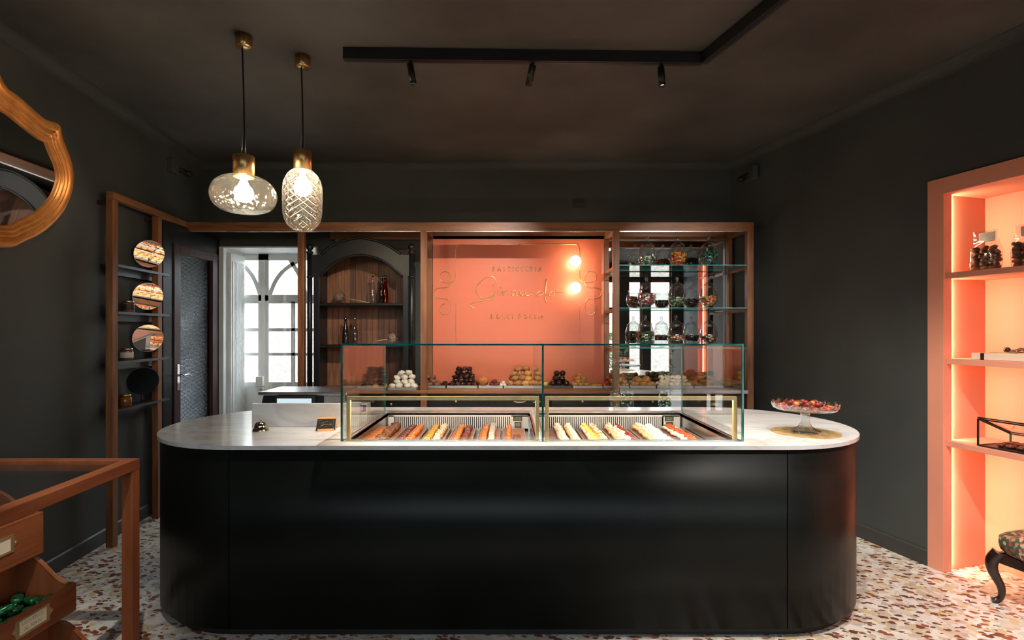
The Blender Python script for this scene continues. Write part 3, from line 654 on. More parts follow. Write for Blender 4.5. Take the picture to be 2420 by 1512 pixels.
# cake stand on gold mat
p=Vector((1.686,2.967,ZT)); m=MB(); m.cyl(p,p+Vector((0,0,.003)),.178,48); tag(m.build('gold_mat','gold_mat'),'round gold mat under the glass cake stand','mat')
p=p+Vector((0,0,.0032)); t=thing('cake_stand','scalloped pressed glass cake stand on gold mat at right end','cake stand',p)
lathe_obj('stand_foot',[(0,.001),(.080,.001),(.078,.008),(.055,.018),(.034,.034),(.026,.05)],'jar_glass',t,p,40,lambda a,r,z:(r*(1+.02*math.cos(20*a)),z))
lathe_obj('stand_stem',[(.026,.05),(.023,.075),(.024,.105),(.030,.118),(.05,.124)],'jar_glass',t,p,28)
lathe_obj('stand_plate',[(.0,.124),(.05,.124),(.148,.128),(.160,.134),(.168,.150),(.172,.166)],'jar_glass',t,p,96,lambda a,r,z:(r*(1+(.02*math.cos(16*a) if r>.155 else 0)),z+(.007*math.cos(16*a) if z>.16 else 0)))
random.seed(3); c_me=[]
for s,mt in ((0,'berry'),(1,'choc_red'),(2,'orange_glaze')):
    m=MB(); m.lump((0,0,0),(.0165,.014,.0125),.85,.15,s,10,7); c_me.append(m.mesh('candied_fruit',mt))
k=0
for ring,(nn,rr,zz) in enumerate(((18,.128,.1405),(14,.098,.1405),(9,.064,.1405),(5,.032,.1405),(8,.075,.1625),(5,.038,.1625))):
    for i in range(nn):
        a=2*PI*i/nn+ring*.7; o=mkmesh_obj('candied_fruit',c_me[random.choice((0,0,0,1,1,1,1,2))],p+Vector((rr*math.cos(a),rr*math.sin(a),zz+.002)),(random.uniform(-.4,.4),random.uniform(-.4,.4),random.uniform(0,6)))
        tag(o,'dark red glossy candied fruit on the glass cake stand','sweet','candied fruit on the cake stand')
# ================================================================== WOODEN SHELF FRAME ON THE BACK WALL
FY=4.82; PX=[-1.914,-.781,.999,2.236]
t=thing('shelf_frame','reddish walnut post and beam frame along the back wall','shelf frame',(0,FY,0))
for x in PX:
    m=MB(); m.box((x-.029,FY,0),(x+.029,FY+.058,2.479)); m.build('post','walnut',t,bevel=.003)
m=MB(); m.box((-2.97,FY,2.48),(2.268,FY+.06,2.56)); m.build('top_beam','walnut_x',t,bevel=.003)
m=MB(); m.box((-2.60,FY+.004,2.472),(2.20,FY+.014,2.4795)); m.build('metal_edge','steel',t)
for x in (-.790,.995,2.236):
    m=MB(); m.box((x-.026,5.272,0),(x+.026,5.322,2.479)); m.build('rear_post','walnut',t,bevel=.003)
m=MB(); m.box((-1.80,5.272,2.48),(2.262,5.322,2.56)); m.build('rear_beam','walnut_x',t,bevel=.003)
m=MB(); m.box((-.764,5.278,2.44),(.969,5.318,2.4795)); m.build('rear_beam','walnut_x',t)
for x in PX[1:]:
    m=MB(); m.box((x-.026,FY+.06,2.485),(x+.026,5.272,2.555)); m.build('depth_rail','walnut_y',t,bevel=.002)
SZ=[2.160,1.765,1.395]
for x in (PX[2],PX[3]):
    for z in SZ:
        m=MB(); m.box((x-.02,FY+.058,z-.032),(x+.02,5.272,z-.001)); m.build('shelf_rail','walnut_y',t,bevel=.002)
m=MB(); m.box((-1.74,5.262,2.27),(-1.69,5.30,2.479)); m.build('short_upright','walnut',t)
for z in SZ:
    m=MB(); a,b=(PX[2]+.030,FY+.004,z),(PX[3]-.030,5.268,z+.008); m.box(a,b)
    for i,f in enumerate(m.f):
        zz=[m.v[j].z for j in f]; m.m[i]=0 if max(zz)-min(zz)<1e-6 else 1
    tag(m.build('glass_shelf',['pane','shelf_edge']),{SZ[0]:'top',SZ[1]:'middle',SZ[2]:'bottom'}[z]+' glass shelf with teal edge carrying candy jars','shelf')
m=MB(); m.box((1.022,5.325,1.02),(2.208,5.334,2.478)); tag(m.build('mirror_panel','mirror'),'large flat mirror behind the candy jar shelves','mirror')
# ---- salmon sign panel
YP=5.272
t=thing('sign_panel','salmon pink sign panel with thin gold script and gold scrollwork','sign',(.1,YP,1.02))
m=MB(); m.box((-.760,YP,1.02),(.966,YP+.02,2.515)); m.build('panel_board','salmon',t)
def crop8(u,v): q=at(1000+u/4.726,540+v/4.726,YP-.001); return q
def ring(cx,cy,r,a0,a1,n=16): return [(cx+r*math.cos(a0+(a1-a0)*i/n),cy+r*math.sin(a0+(a1-a0)*i/n)) for i in range(n+1)]
right=[(1057,178),(1400,178),(1690,178),(1730,194),(1750,235),(1750,380),(1750,520),(1764,578),(1805,603),(1868,603),(1912,585),(1930,541),(1912,497),(1868,479),(1824,497),(1806,541),(1808,610),(1830,648),(1870,661),(1930,662),(1972,680),(1990,720),(1972,762),(1930,780),(1865,784),(1824,800),(1808,845),(1808,905),(1824,945),(1868,962),(1912,945),(1928,903),(1912,860),(1868,840)]
lower=[(1748,838),(1748,1000),(1748,1250),(1735,1290),(1700,1300),(1057,1300)]
m=MB()
for L in (right,lower):
    for mir in (0,1):
        pts=[crop8(2114-u if mir else u,v) for u,v in [(p.x,p.y) for p in spline([(a,b,0) for a,b in L],4)]]
        m.tube(pts,.0036,5)
m.build('gold_scrollwork','gold_line',t)
m=MB()
for st in SCRIPT: m.tube([crop8(p.x,p.y) for p in spline([(a,b,0) for a,b in st],6)],.0044,5)
m.build('gold_script','gold_line',t)
# thin serif capitals as strokes, unit height
GL={'P':[[(0,0),(0,1)],[(0,1),(.4,.97),(.55,.75),(.4,.53),(0,.5)]],'A':[[(0,0),(.38,1),(.76,0)],[(.13,.33),(.63,.33)]],'S':[[(.5,.85),(.3,1),(.08,.86),(.12,.62),(.45,.4),(.5,.15),(.27,0),(.02,.16)]],
'T':[[(.33,0),(.33,1)],[(0,.88),(0,1),(.66,1),(.66,.88)]],'I':[[(.1,0),(.1,1)]],'C':[[(.68,.82),(.45,1),(.12,.85),(0,.5),(.12,.15),(.45,0),(.68,.18)]],'E':[[(.5,.85),(.5,1),(0,1),(0,0),(.52,0),(.52,.15)],[(0,.52),(.36,.52)]],
'R':[[(0,0),(0,1)],[(0,1),(.4,.97),(.53,.76),(.4,.55),(0,.52)],[(.25,.53),(.62,0)]],'D':[[(0,0),(0,1),(.35,1),(.66,.75),(.66,.25),(.35,0),(0,0)]],'O':[[(.38,0),(.1,.16),(0,.5),(.1,.84),(.38,1),(.66,.84),(.76,.5),(.66,.16),(.38,0)]],
'L':[[(0,1),(0,0),(.5,0),(.5,.14)]],'N':[[(0,0),(0,1),(.62,0),(.62,1)]],'H':[[(0,0),(0,1)],[(.62,0),(.62,1)],[(0,.5),(.62,.5)]],'U':[[(0,1),(0,.3),(.14,.04),(.31,0),(.48,.04),(.62,.3),(.62,1)]],'M':[[(0,0),(.06,1),(.4,.1),(.74,1),(.8,0)]],' ':[]}
GW={k:max([p[0] for s in v for p in s]+[.3]) for k,v in GL.items()}; GW['I']=.2
def letters(m,text,fn,h,r,track,width=None):
    tot=sum(GW[c] for c in text)*h+track*h*(len(text)-1)
    if width: track=(width-sum(GW[c] for c in text)*h)/((len(text)-1)*h); tot=width
    x=-tot/2
    for c in text:
        for s in GL[c]:
            m.tube([fn(x+a*h,b*h) for a,b in s],r,4)
            for e in (s[0],s[-1]):
                if c in 'PAIHRNMTU' and e[1] in (0,1): m.tube([fn(x+(e[0]-.12)*h,e[1]*h),fn(x+(e[0]+.12)*h,e[1]*h)],r*.7,4)
        x+=(GW[c]+track)*h
for txt,px0,px1,py1,hh in (('PASTICCERIA',1165,1281,641,10),('DOLCI POESIE',1161,1286,753,10)):
    c=at((px0+px1)/2,py1,YP-.001); m=MB(); letters(m,txt,lambda a,b:c+Vector((a,0,b)),hh/F*YP,.0030,.4,(px1-px0)/F*YP); m.build('gold_capitals','gold_line',t)
for i,(px,py) in enumerate(((1360,617),(1360,680))):
    c=at(px,py,5.15); t=thing('globe_lamp',('upper' if i==0 else 'lower')+' round glowing globe lamp on the salmon sign panel','lamp',c,'globe lamps on the sign panel')
    m=MB(); m.lump(c,(.054,.054,.054),1,0,0,28,16); m.build('globe','globe',t)
    m=MB(); m.cyl(c+Vector((0,.05,0)),Vector((c.x,YP-.001,c.z)),.012,12); m.cyl(Vector((c.x,YP-.014,c.z)),Vector((c.x,YP-.001,c.z)),.04,24); m.build('wall_bracket','brass',t)
# ---- black arched cabinet
CYF=4.935; CX0,CX1=-1.845,-.935
t=thing('arched_cabinet','black painted hutch cabinet with arched top and ball finials','cabinet',(-1.39,CYF,1.011))
m=MB(); m.box((CX0,CYF+.02,1.012),(CX0+.025,5.265,2.20)); m.box((CX1-.025,CYF+.02,1.012),(CX1,5.265,2.20)); m.build('side_panel','black_paint',t)
fz=lambda py:EYE-(py-CY)/F*CYF; fxx=lambda px:(px-CX)/F*CYF
outer=[(722,625),(722,604),(752,604),(759,601)]+[]
arc=[(759,601),(772,590),(790,578),(812,569),(850,562),(888,569),(912,578),(933,590),(947,600)]
low=[(757,652),(770,640),(790,623),(815,610),(852,603),(890,610),(915,623),(936,640),(950,651)]
U=[(p.x,p.y) for p in spline([(a,b,0) for a,b in arc],5)]; Lw=[(p.x,p.y) for p in spline([(a,b,0) for a,b in low],5)]
poly=[(733,655),(733,602),(752,602)]+U+[(955,602),(972,602),(972,655),(962,652)]+Lw[::-1]+[(747,652)]
poly=[(fxx(a),fz(b)) for a,b in poly]
m=MB(); m.shape([poly],lambda u,v,w:Vector((u,w,v)),CYF,CYF+.03); m.build('arched_header','black_paint',t,bevel=.003)
for pts,r in ((U,.013),(Lw,.012)):
    m=MB(); m.tube([Vector((fxx(a),CYF-.006,fz(b))) for a,b in pts],r,6); m.build('arch_moulding','black_paint',t)
for px in (731,972):
    c=Vector((fxx(px),CYF+.01,0)); m=MB(); m.tube([c+Vector((0,0,1.012)),c+Vector((0,0,2.29))],.024,16); m.lathe([(.024,2.285),(.031,2.295),(.031,2.305),(.018,2.312),(.018,2.318),(.030,2.332),(.034,2.350),(.028,2.368),(.014,2.380),(0,2.383)],c,20)
    m.lathe([(.026,2.06),(.031,2.066),(.026,2.072)],c,16); m.build('finial_column','black_paint',t)
for x0 in (CX0+.012,CX1-.060):
    m=MB(); m.box((x0,CYF+.002,1.012),(x0+.048,CYF+.03,2.08)); m.build('front_stile','black_paint',t,bevel=.003)
for z in (1.795,1.395):
    m=MB(); m.box((CX0+.026,CYF+.012,z),(CX1-.026,5.25,z+.028)); m.build('cabinet_shelf','black_paint',t,bevel=.008)
n=15; wpl=(CX1-CX0-.054)/n
m0=MB(); m0.box((0,0,0),(wpl-.002,.012,1.36)); 
pl=None
for k in range(n):
    if pl is None: pl=m0.mesh('plank','plank_wood')
    o=bpy.data.objects.new('plank',pl); COL.objects.link(o); o.parent=t; o.location=Vector((CX0+.027+k*wpl,5.252+(.002 if k%2 else 0),1.012))-W[t.name]
# ---- bottles and dried flowers in the cabinet
def bottle(c,mat,label,h=.275,r=.030):
    t=thing('bottle',label,'bottle',c)
    s=h/.275
    m=MB(); m.lathe([(0,0),(r*.92,0),(r,.006),(r,.10*s),(r*.86,.15*s),(r*.5,.19*s),(r*.38,.215*s),(r*.38,.242*s),(r*.46,.244*s),(r*.46,.25*s),(0,.25*s)],c,20); m.build('bottle_body',mat,t)
    m=MB(); m.lathe([(r*.4,.25*s),(r*.4,.262*s),(r*.25,.266*s),(0,h)],c,14); m.tube([c+Vector((r*.45,0,.24*s)),c+Vector((r*.55,0,.255*s)),c+Vector((r*.2,0,.272*s))],.0016,5); m.build('swing_stopper','chrome',t)
for px,Y,mat,z,lab in ((881,5.09,'bottle_clear',1.8235,'clear glass swing-top bottle on upper cabinet shelf'),(902,5.12,'bottle_dark',1.8235,'dark bottle behind the red bottle in the cabinet'),(910,5.05,'bottle_red',1.8235,'red swing-top bottle on upper cabinet shelf'),(817,5.07,'bottle_dark',1.4235,'dark slim bottle on lower cabinet shelf'),(839,5.07,'bottle_pale_green',1.4235,'pale green slim bottle on lower cabinet shelf')):
    bottle(Vector(((px-CX)/F*Y,Y,z)),mat,lab)
for (px,py),(qx,qy),Y,lab,rr in (((803,697),(873,714),5.10,'dried round flower head with straw stem on upper shelf',.060),((928,796),(853,811),5.10,'dried round flower head with straw stem on lower shelf',.056)):
    a=at(px,py,Y); b=at(qx,qy,Y-.02); zf=1.8235 if py<750 else 1.4235; a.z=zf+rr*1.1; b.z=zf+.006
    t=thing('dried_flower',lab,'dried flower',(a.x,a.y,zf))
    m=MB(); m.lump(a,(rr*.8,)*3,1,.25,int(px),16,10); random.seed(int(px))
    for k in range(260):
        d=Vector((random.gauss(0,1),random.gauss(0,1),random.gauss(0,1))).normalized(); m.tube([a+d*rr*.7,a+d*rr*random.uniform(.95,1.08)],[.0022,.0008],3)
    tag(m.build('flower_head','dried_flower',t),kind='stuff'); m=MB(); m.tube([a+(b-a).normalized()*rr*.8,b],.0045,6); m.build('stem','straw',t)
# ---- back counter
t=thing('back_cabinet','black drawer cabinet with brass pulls under the back worktop','cabinet',(.1,5.06,0))
def drawers(t,x0,x1,n):
    m=MB(); m.box((x0,4.865,.08),(x1,5.255,.978)); m.box((x0+.02,4.89,0),(x1-.02,5.25,.08)); m.build('cabinet_body','black_paint',t)
    w=(x1-x0)/n
    for k in range(n):
        a,b=x0+k*w+.006,x0+(k+1)*w-.006
        m=MB(); m.box((a,4.850,.80),(b,4.8645,.965)); d=m.build('drawer_front','black_paint',t,bevel=.003)
        yield (a+b)/2,d
        m=MB(); m.box((a,4.850,.10),(b,4.8645,.79)); m.build('door_front','black_paint',t,bevel=.003)
def knob(c,d): m=MB(); m.cyl(c,c-Vector((0,.014,0)),.005,10); m.lump(c-Vector((0,.022,0)),(.011,.010,.011)); m.build('brass_knob','brass',d)
def pull(c,d): m=MB(); m.tube(spline([c+Vector((-.05,0,0)),c+Vector((-.046,-.02,-.002)),c+Vector((0,-.026,-.006)),c+Vector((.046,-.02,-.002)),c+Vector((.05,0,0))],5),.005,8); m.build('brass_pull','brass',d)
for i,(x,d) in enumerate(drawers(t,-.745,.965,3)): (pull if i==1 else knob)(at(1078 if i==0 else (1228 if i==1 else 1376),948,4.85)+Vector((0,0,0)),d)
t=thing('back_cabinet','black drawer cabinet with domed brass cup pull under the white top','cabinet',(1.62,5.06,0))
for i,(x,d) in enumerate(drawers(t,1.032,2.203,2)):
    if i==0: knob(at(1541,948,4.85),d)
    else:
        c=at(1690,956,4.85); m=MB(); m.lump(c-Vector((0,.004,0)),(.05,.03,.032),.9,0,0,20,10,flat=.35); m.build('cup_pull','brass',d)
t=thing('back_cabinet','black cupboard base under the arched hutch','cabinet',(-1.39,5.06,0))
for i,(x,d) in enumerate(drawers(t,-1.88,-.815,2)): knob(Vector((x,4.85,.88)),d)
m=MB(); m.box((-1.88,4.80,.980),(-.811,5.262,1.011)); m.box((-.811,4.80,.980),(-.751,4.818,1.011)); m.box((-.751,4.80,.980),(.968,5.262,1.011)); tag(m.build('wooden_worktop','walnut_x',bevel=.003),'warm wooden worktop along the back under the pastry trays','worktop')
m=MB(); m.box((1.030,4.80,.980),(2.205,5.262,1.011)); tag(m.build('back_marble_top','marble',bevel=.003),'white marble back worktop below the candy jars','worktop')
# ---- trays with heaps on the back worktop
def btray(px0,px1,mat,label,Y=4.97):
    YE=5.21
    if px1<1000: Y,YE=4.812,4.925
    x0,x1=(px0-CX)/F*Y,(px1-CX)/F*Y; m=MB(); z=1.0116
    m.box((x0,Y,z),(x1,YE,z+.010)); m.box((x0,Y,z+.010),(x1,Y+.006,z+.024)); m.box((x0,YE-.006,z+.010),(x1,YE,z+.024)); m.box((x0,Y+.006,z+.010),(x0+.006,YE-.006,z+.024)); m.box((x1-.006,Y+.006,z+.010),(x1,YE-.006,z+.024))
    tag(m.build('serving_tray',mat,bevel=.0015),label,'tray','trays on the back worktop')
for a,b,mt,l in ((846,912,'tray_grey','grey tray of mixed chocolates at left end of back worktop'),(916,984,'tray_grey','grey tray under the cream meringues'),(987,1052,'tray_grey','grey tray under the cocoa biscuits'),(1056,1128,'tray_grey','grey tray under the heap of dark chocolates'),(1131,1188,'tray_grey','grey tray under the sweet bun and white meringues'),(1191,1277,'tray_grey','grey tray under the brown rock biscuits'),(1284,1351,'tray_dark','dark tray under the chocolate balls'),(1354,1424,'tray_grey','grey tray under the golden biscuits'),(1427,1487,'tray_grey','grey tray under the orange sweets'),(1490,1550,'tray_grey','grey tray under the golden pastries'),(1553,1638,'tray_grey','grey tray under the jam biscuits'),(1642,1710,'tray_grey','grey tray under the stacked brown cookies')):
    btray(a,b,mt,l)
ZB=1.0222
def heap(px0,px1,top,mat,r,name,label,grp,e=1.,nz=.15,asp=(1,1,.75),rows=3,Y=5.02,seed=1,cat='pastry',top_part=None,tilt=.4):
    YM=5.24
    if px1<990: Y,YM,rows=4.835,4.935,2
    random.seed(seed); x0,x1=(px0-CX)/F*Y,(px1-CX)/F*Y; zt=EYE-(top-CY)/F*Y
    mats=mat if isinstance(mat,list) else [mat]
    vers=[]
    for s in range(3):
        m=MB(); m.lump((0,0,0),(r*asp[0],r*asp[1],r*asp[2]),e,nz,seed+s*7,14,9); vers.append(m.mesh(name,mats[s%len(mats)]))
    tp=None
    if top_part: m=MB(); m.lump(*top_part[1:3]); tp=m.mesh(top_part[3],top_part[0])
    h=2*r*asp[2]; L=max(1,round((zt-ZB)/(h*.82))); k=0; nb=(x1-x0)/(2*r*asp[0])
    if nb<1.6: L=min(L,2)
    n0=max(1,int(round((x1-x0)/(2*r*asp[0]*.97)))); L=min(L,n0+1)
    for l in range(L):
        n=int(round(n0-l*.6))
        if n<1 or (n==1 and l>1 and int(round(n0-(l-1)*.6))==1): break
        sp=min((x1-x0)/n0,2*r*asp[0]*1.02); a=(x0+x1)/2-sp*n/2; b=(x0+x1)/2+sp*n/2; R=max(1,rows-l)
        for j in range(R):
            for i in range(n):
                x=a+(b-a)*(i+.5)/n if n>1 else (a+b)/2
                y=Y+r*asp[1]*(.35+2*j*.95+l*.9)
                if y+r*asp[1]>YM:
                    if j: continue
                    y=YM-r*asp[1]
                z=ZB+h*.5+l*h*.80
                o=mkmesh_obj(name,vers[k%3],(x+random.uniform(-.22,.22)*r,y+random.uniform(-.15,.15)*r*(l>0),z+.0005-random.uniform(0,.12)*h*(l>0)),(0 if l==0 else random.uniform(-tilt,tilt),0 if l==0 else random.uniform(-tilt,tilt),random.uniform(0,6.28) if abs(asp[0]-asp[1])<.3 else random.uniform(-.3,.3))); k+=1
                tag(o,label,cat,grp)
                if tp: mkmesh_obj(top_part[3],tp,(0,0,0),(0,0,0),o)
heap(850,878,893,['choc','nut_brown','c_dark'],.026,'chocolate_piece','dark chocolate piece at left end of back worktop','chocolates at the left end',.8,.2,seed=2)
heap(880,910,885,['biscuit_gold','choc','panettone'],.028,'mixed_sweet','orange or brown sweet beside the dark chocolates at left','mixed sweets at the left end',.85,.2,seed=3)
heap(918,988,881,'meringue',.033,'meringue','cream coloured rough meringue in heap on back worktop','cream meringues on the back worktop',.95,.28,seed=4)
heap(988,1040,890,'cocoa_biscuit',.033,'cocoa_biscuit','dusty brown cocoa biscuit on back worktop','cocoa biscuits on the back worktop',.9,.12,(1,1,.6),seed=5)
heap(1041,1060,893,'choc_ball',.020,'dark_bonbon','small dark bonbon between cocoa biscuits and chocolate heap','dark bonbons',1,.1,seed=6)
heap(1062,1128,868,['choc_ball','choc','choc_ball'],.029,'chocolate_chunk','shiny dark chocolate chunk in the tall heap','dark chocolates in the tall heap',.75,.22,seed=7)
heap(1130,1157,886,'panettone',.052,'sweet_bun','round orange brown sweet bun on back worktop','sweet buns',1,.05,(1,1,.95),1,5.03,8)
heap(1157,1180,888,'choc_red',.024,'chocolate_wedge','dark brown wedge beside the sweet bun','chocolate wedges',.7,.12,seed=9)
heap(1181,1196,887,'meringue',.018,'small_meringue','small white meringue left of the rock biscuits','small white meringues',.95,.25,seed=10)
heap(1197,1268,872,['biscuit','biscuit','biscuit_gold'],.038,'rock_biscuit','rough brown rock biscuit in heap on back worktop','rock biscuits in the heap',.9,.25,(1.05,1,.75),seed=11)
heap(1270,1296,889,['biscuit_gold','pastry_yellow','choc_red'],.028,'cake_wedge','yellow and brown cake wedge behind the middle glass edge','cake wedges',.7,.1,seed=12)
heap(1299,1347,872,'choc_ball',.030,'chocolate_ball','glossy dark chocolate ball in pyramid','chocolate balls in the pyramid',1,.0,(1,1,1),seed=13)
heap(1354,1394,887,'biscuit_gold',.024,'golden_biscuit','golden crumbly biscuit right of chocolate balls','golden biscuits',.9,.2,(1.2,1.2,.75),seed=14)
heap(1396,1422,893,'pastry_yellow',.042,'yellow_slice','flat yellow layered slice on back worktop','yellow slices',.45,.04,(1,1,.28),1,seed=15,tilt=.05)
heap(1425,1455,879,['strawberry','berry','c_orange'],.019,'candied_berry','red orange candied berry in heap','candied berries',.9,.2,seed=16)
heap(1458,1488,882,['orange_glaze','peach_cream'],.023,'orange_sweet','orange sugared sweet beside candied berries','orange sweets',.9,.1,seed=17)
heap(1493,1548,890,'croissant',.034,'golden_pastry','golden curved pastry on back worktop','golden pastries',.85,.2,(1.3,.7,.75),seed=18)
heap(1555,1634,889,'cream',.029,'jam_biscuit','pale biscuit with red jam centre on back worktop','jam biscuits',.85,.22,(1,1,.7),2,seed=19,top_part=('berry',(0,-.020,-.004),(.012,.011,.009),'jam_centre'),tilt=.1)
heap(1644,1702,868,['biscuit','croissant'],.042,'brown_cookie','flat brown cookie in tall stack at right','brown cookies in the stack',.8,.15,(1,1,.46),3,seed=20,tilt=.12)
# ---- candy jars
JZ=[(.034,0),(.034,.004),(.022,.012),(.020,.018),(.045,.026),(.070,.045),(.084,.080),(.086,.108),(.080,.150),(.068,.190),(.061,.206),(.064,.210)]
JL=[(.066,.211),(.067,.216),(.060,.224),(.034,.243),(.014,.258),(.009,.270),(.011,.276),(.0165,.286),(.0165,.296),(.009,.306),(0,.309)]
def jr(z):
    for (r0,z0),(r1,z1) in zip(JZ,JZ[1:]):
        if z0<=z<=z1 and z1>z0: return r0+(r1-r0)*(z-z0)/(z1-z0)
    return .05
jb=MB(); jb.lathe(JZ,(0,0,0),36); jbm=jb.mesh('jar_bowl','jar_glass'); jl=MB(); jl.lathe(JL,(0,0,0),36); jlm=jl.mesh('jar_lid','jar_glass')
def jar(px,z,mats,fill,label,seed,s=1.,Y=5.08):
    x=(px-CX)/F*Y; t=thing('candy_jar',label,'jar',(x,Y,z+.0005),'lidded glass candy jars'); t.scale=(s,s,s)
    for nm,me in (('jar_bowl',jbm),('jar_lid',jlm)): o=bpy.data.objects.new(nm,me); COL.objects.link(o); o.parent=t
    random.seed(seed); m=MB(); zz=.030
    while zz<fill:
        R=jr(zz)-.014; n=max(3,int(R*R*PI/(.021**2)*.9))
        for k in range(n):
            rr=R*math.sqrt(random.random()); a=random.uniform(0,6.28)
            m.lump((rr*math.cos(a),rr*math.sin(a),zz+random.uniform(0,.008)),(.0125,.0095,.008),.8,0,0,6,4,random.randrange(len(mats)))
        zz+=.0135
    o=m.build('candies',mats,t,local=True); o['kind']='stuff'
jar(1530,SZ[0]+.008,['c_pale','c_white','c_green'],.105,'top shelf jar at left with few pale sweets',1)
jar(1602,SZ[0]+.008,['c_orange','c_yellow','c_orange','c_red'],.150,'top shelf jar in the middle full of orange and yellow sweets',2)
jar(1675,SZ[0]+.008,['c_teal','c_green','c_teal'],.155,'top shelf jar at right full of dark green sweets',3)
jar(1528,SZ[1]+.008,['c_red','c_white','c_pink','c_red','c_teal'],.150,'middle shelf jar at left with red and white sweets',4)
jar(1600,SZ[1]+.008,['c_pale','c_green','c_olive'],.105,'middle shelf jar in the centre with pale green sweets',5)
jar(1675,SZ[1]+.008,['c_yellow','c_red','c_orange','c_white','c_pink'],.115,'middle shelf jar at right with yellow orange and pink sweets',6)
jar(1525,SZ[2]+.008,['c_olive','c_green','c_dark'],.140,'bottom shelf jar at left full of olive green sweets',7)
jar(1598,SZ[2]+.008,['c_white','c_red','c_orange','c_teal'],.105,'bottom shelf jar in the centre with white red and teal sweets',8)
jar(1675,SZ[2]+.008,['c_green','c_red','c_dark','c_pale'],.110,'bottom shelf jar at right with green red and dark sweets',9)
# ================================================================== LEFT RACK
def xp(Y): return xl(Y)+.10
t=thing('wall_rack','narrow wooden post rack with four grey shelves on left wall','shelf rack',(xp(4.1),4.1,0))
for Y in (3.778,4.36):
    m=MB(); x=xp(Y); m.box((x-.026,Y-.026,0),(x+.026,Y+.026,2.509)); m.build('post','walnut',t,bevel=.003)
    m=MB(); m.box((xl(Y)+.001,Y-.015,2.47),(x-.026,Y+.015,2.50)); m.build('wall_bracket','dark_red_wood',t)
m=MB(); m.bar((xp(3.752),3.752,2.535),(xp(4.80),4.80,2.535),.05,.05); m.build('top_rail','walnut_y',t,bevel=.002)
RS=[2.045,1.700,1.335,.983]
for z in RS:
    m=MB(); a,b=3.806,4.50
    m.hexa([(xl(a)+.004,a,z-.02),(xp(a)+.028,a,z-.02),(xp(b)+.028,b,z-.02),(xl(b)+.004,b,z-.02)],[(xl(a)+.004,a,z),(xp(a)+.028,a,z),(xp(b)+.028,b,z),(xl(b)+.004,b,z)])
    s=m.build('rack_shelf','shelf_grey',t)
    m=MB(); m.bar((xl(3.81)+.04,3.81,z-.045),(xl(4.44)+.04,4.44,z-.045),.02,.05); m.build('under_rail','shelf_grey',t)
def disc(c,n,r,label,foot):
    c=Vector(c); n=Vector(n).normalized(); q=n.to_track_quat('Z','Y')
    t=thing('round_mirror',label,'mirror',c,'small round mirrors on the wall rack')
    m=MB(); m.lathe([(0,.0006),(r*.985,.0006)],(0,0,0),48,1); m.lathe([(r*.985,.0006),(r,.0006),(r,-.006),(0,-.006)],(0,0,0),48,0,False); m.xf(q.to_matrix().to_4x4()); m.xf(Matrix.Translation(c)); m.build('mirror_disc',['steel','mirror'],t)
    m=MB(); m.tube([c-n*.006-Vector((0,0,r*.3)),Vector((c.x-.012,c.y,foot+.004))-n*.03],.004,6); m.build('prop_stand','track_black',t)
for (px,py),T,z,lab in (((353,600),(.62,3.25,.93),RS[0],'topmost small round mirror on the wall rack'),((350,700),(.46,3.3,.93),RS[1],'second small round mirror from the top of the rack'),((350,799),(-.30,3.35,.95),RS[2],'third small round mirror from the top of the rack'),((338,900),(-1.2,3.2,.5),RS[3],'lowest small round mirror on the wall rack')):
    k=(px-CX)/F; Y=(-2.55+.10+.005)/(k+.11); c=Vector((k*Y,Y,EYE-(py-CY)/F*Y)); a=(Vector((0,0,EYE))-c).normalized(); b=(Vector(T)-c).normalized(); disc(c,a+b,.110,lab,z)
for (px,Y),z,mt,lab in (((304,4.02),RS[1],'label_dark','jar with black and orange label on second rack shelf'),((309,4.00),RS[2],'label_white','jar with white label on third rack shelf'),((306,3.98),RS[3],'honey','amber jar with pale lid on lowest rack shelf')):
    c=Vector((xp(Y)-.03,Y,z+.0005)); t=thing('preserve_jar',lab,'jar',c,'preserve jars on the wall rack')
    m=MB(); m.lathe([(0,0),(.040,0),(.043,.006),(.043,.065),(.036,.075),(0,.075)],c,24); m.build('jar_body','honey',t)
    m=MB(); m.lathe([(.0432,.018),(.0438,.019),(.0438,.058),(.0432,.059)],c,24); m.build('jar_label',mt,t)
    m=MB(); m.lathe([(.037,.0755),(.039,.076),(.039,.088),(.036,.090),(0,.090)],c,24); m.build('jar_lid','steel' if mt!='honey' else 'gold_foil',t)
# ================================================================== BIG GILT MIRROR
an=math.radians(10); Tn=Vector((-.11,1,0)).normalized(); Nw=Vector((1,.11,0)).normalized(); Up=(Nw*math.sin(an)+Vector((0,0,math.cos(an)))); Nm=Tn.cross(Up); 
if Nm.x<0: Nm=-Nm
P0=Vector((xl(3.1),3.1,1.98))+Nw*.05
def onm(px,py):
    d=Vector(((px-CX)/F,1,-(py-CY)/F)); o=Vector((0,0,EYE)); k=(P0-o).dot(Nm)/d.dot(Nm); q=o+d*k-P0; return (q.dot(Tn),q.dot(Up))
R_=[onm(*p) for p in ((0,193),(40,228),(95,276),(114,285),(133,293),(140,322),(150,348),(160,374),(167,412),(163,452),(142,500),(100,544),(50,571),(0,586))]
tc=R_[0][0]-.22
R2=[(tc,R_[0][1]+.16),(tc+.08,R_[0][1]+.15)]+R_+[(tc,R_[-1][1]-.03)]
Lf=[(2*tc-a,b) for a,b in R2[1:-1]][::-1]
OUT=R2+Lf
OUT=[(p.x,p.y) for p in spline([(a,b,0) for a,b in OUT],4,True)]; wc=sum(b for a,b in OUT)/len(OUT)
_n=[]
for i in range(len(OUT)):
    (ax,ay),(bx,by)=OUT[i-2],OUT[(i+2)%len(OUT)]; dv=Vector((bx-ax,by-ay)).normalized(); _n.append(Vector((dv.y,-dv.x)))
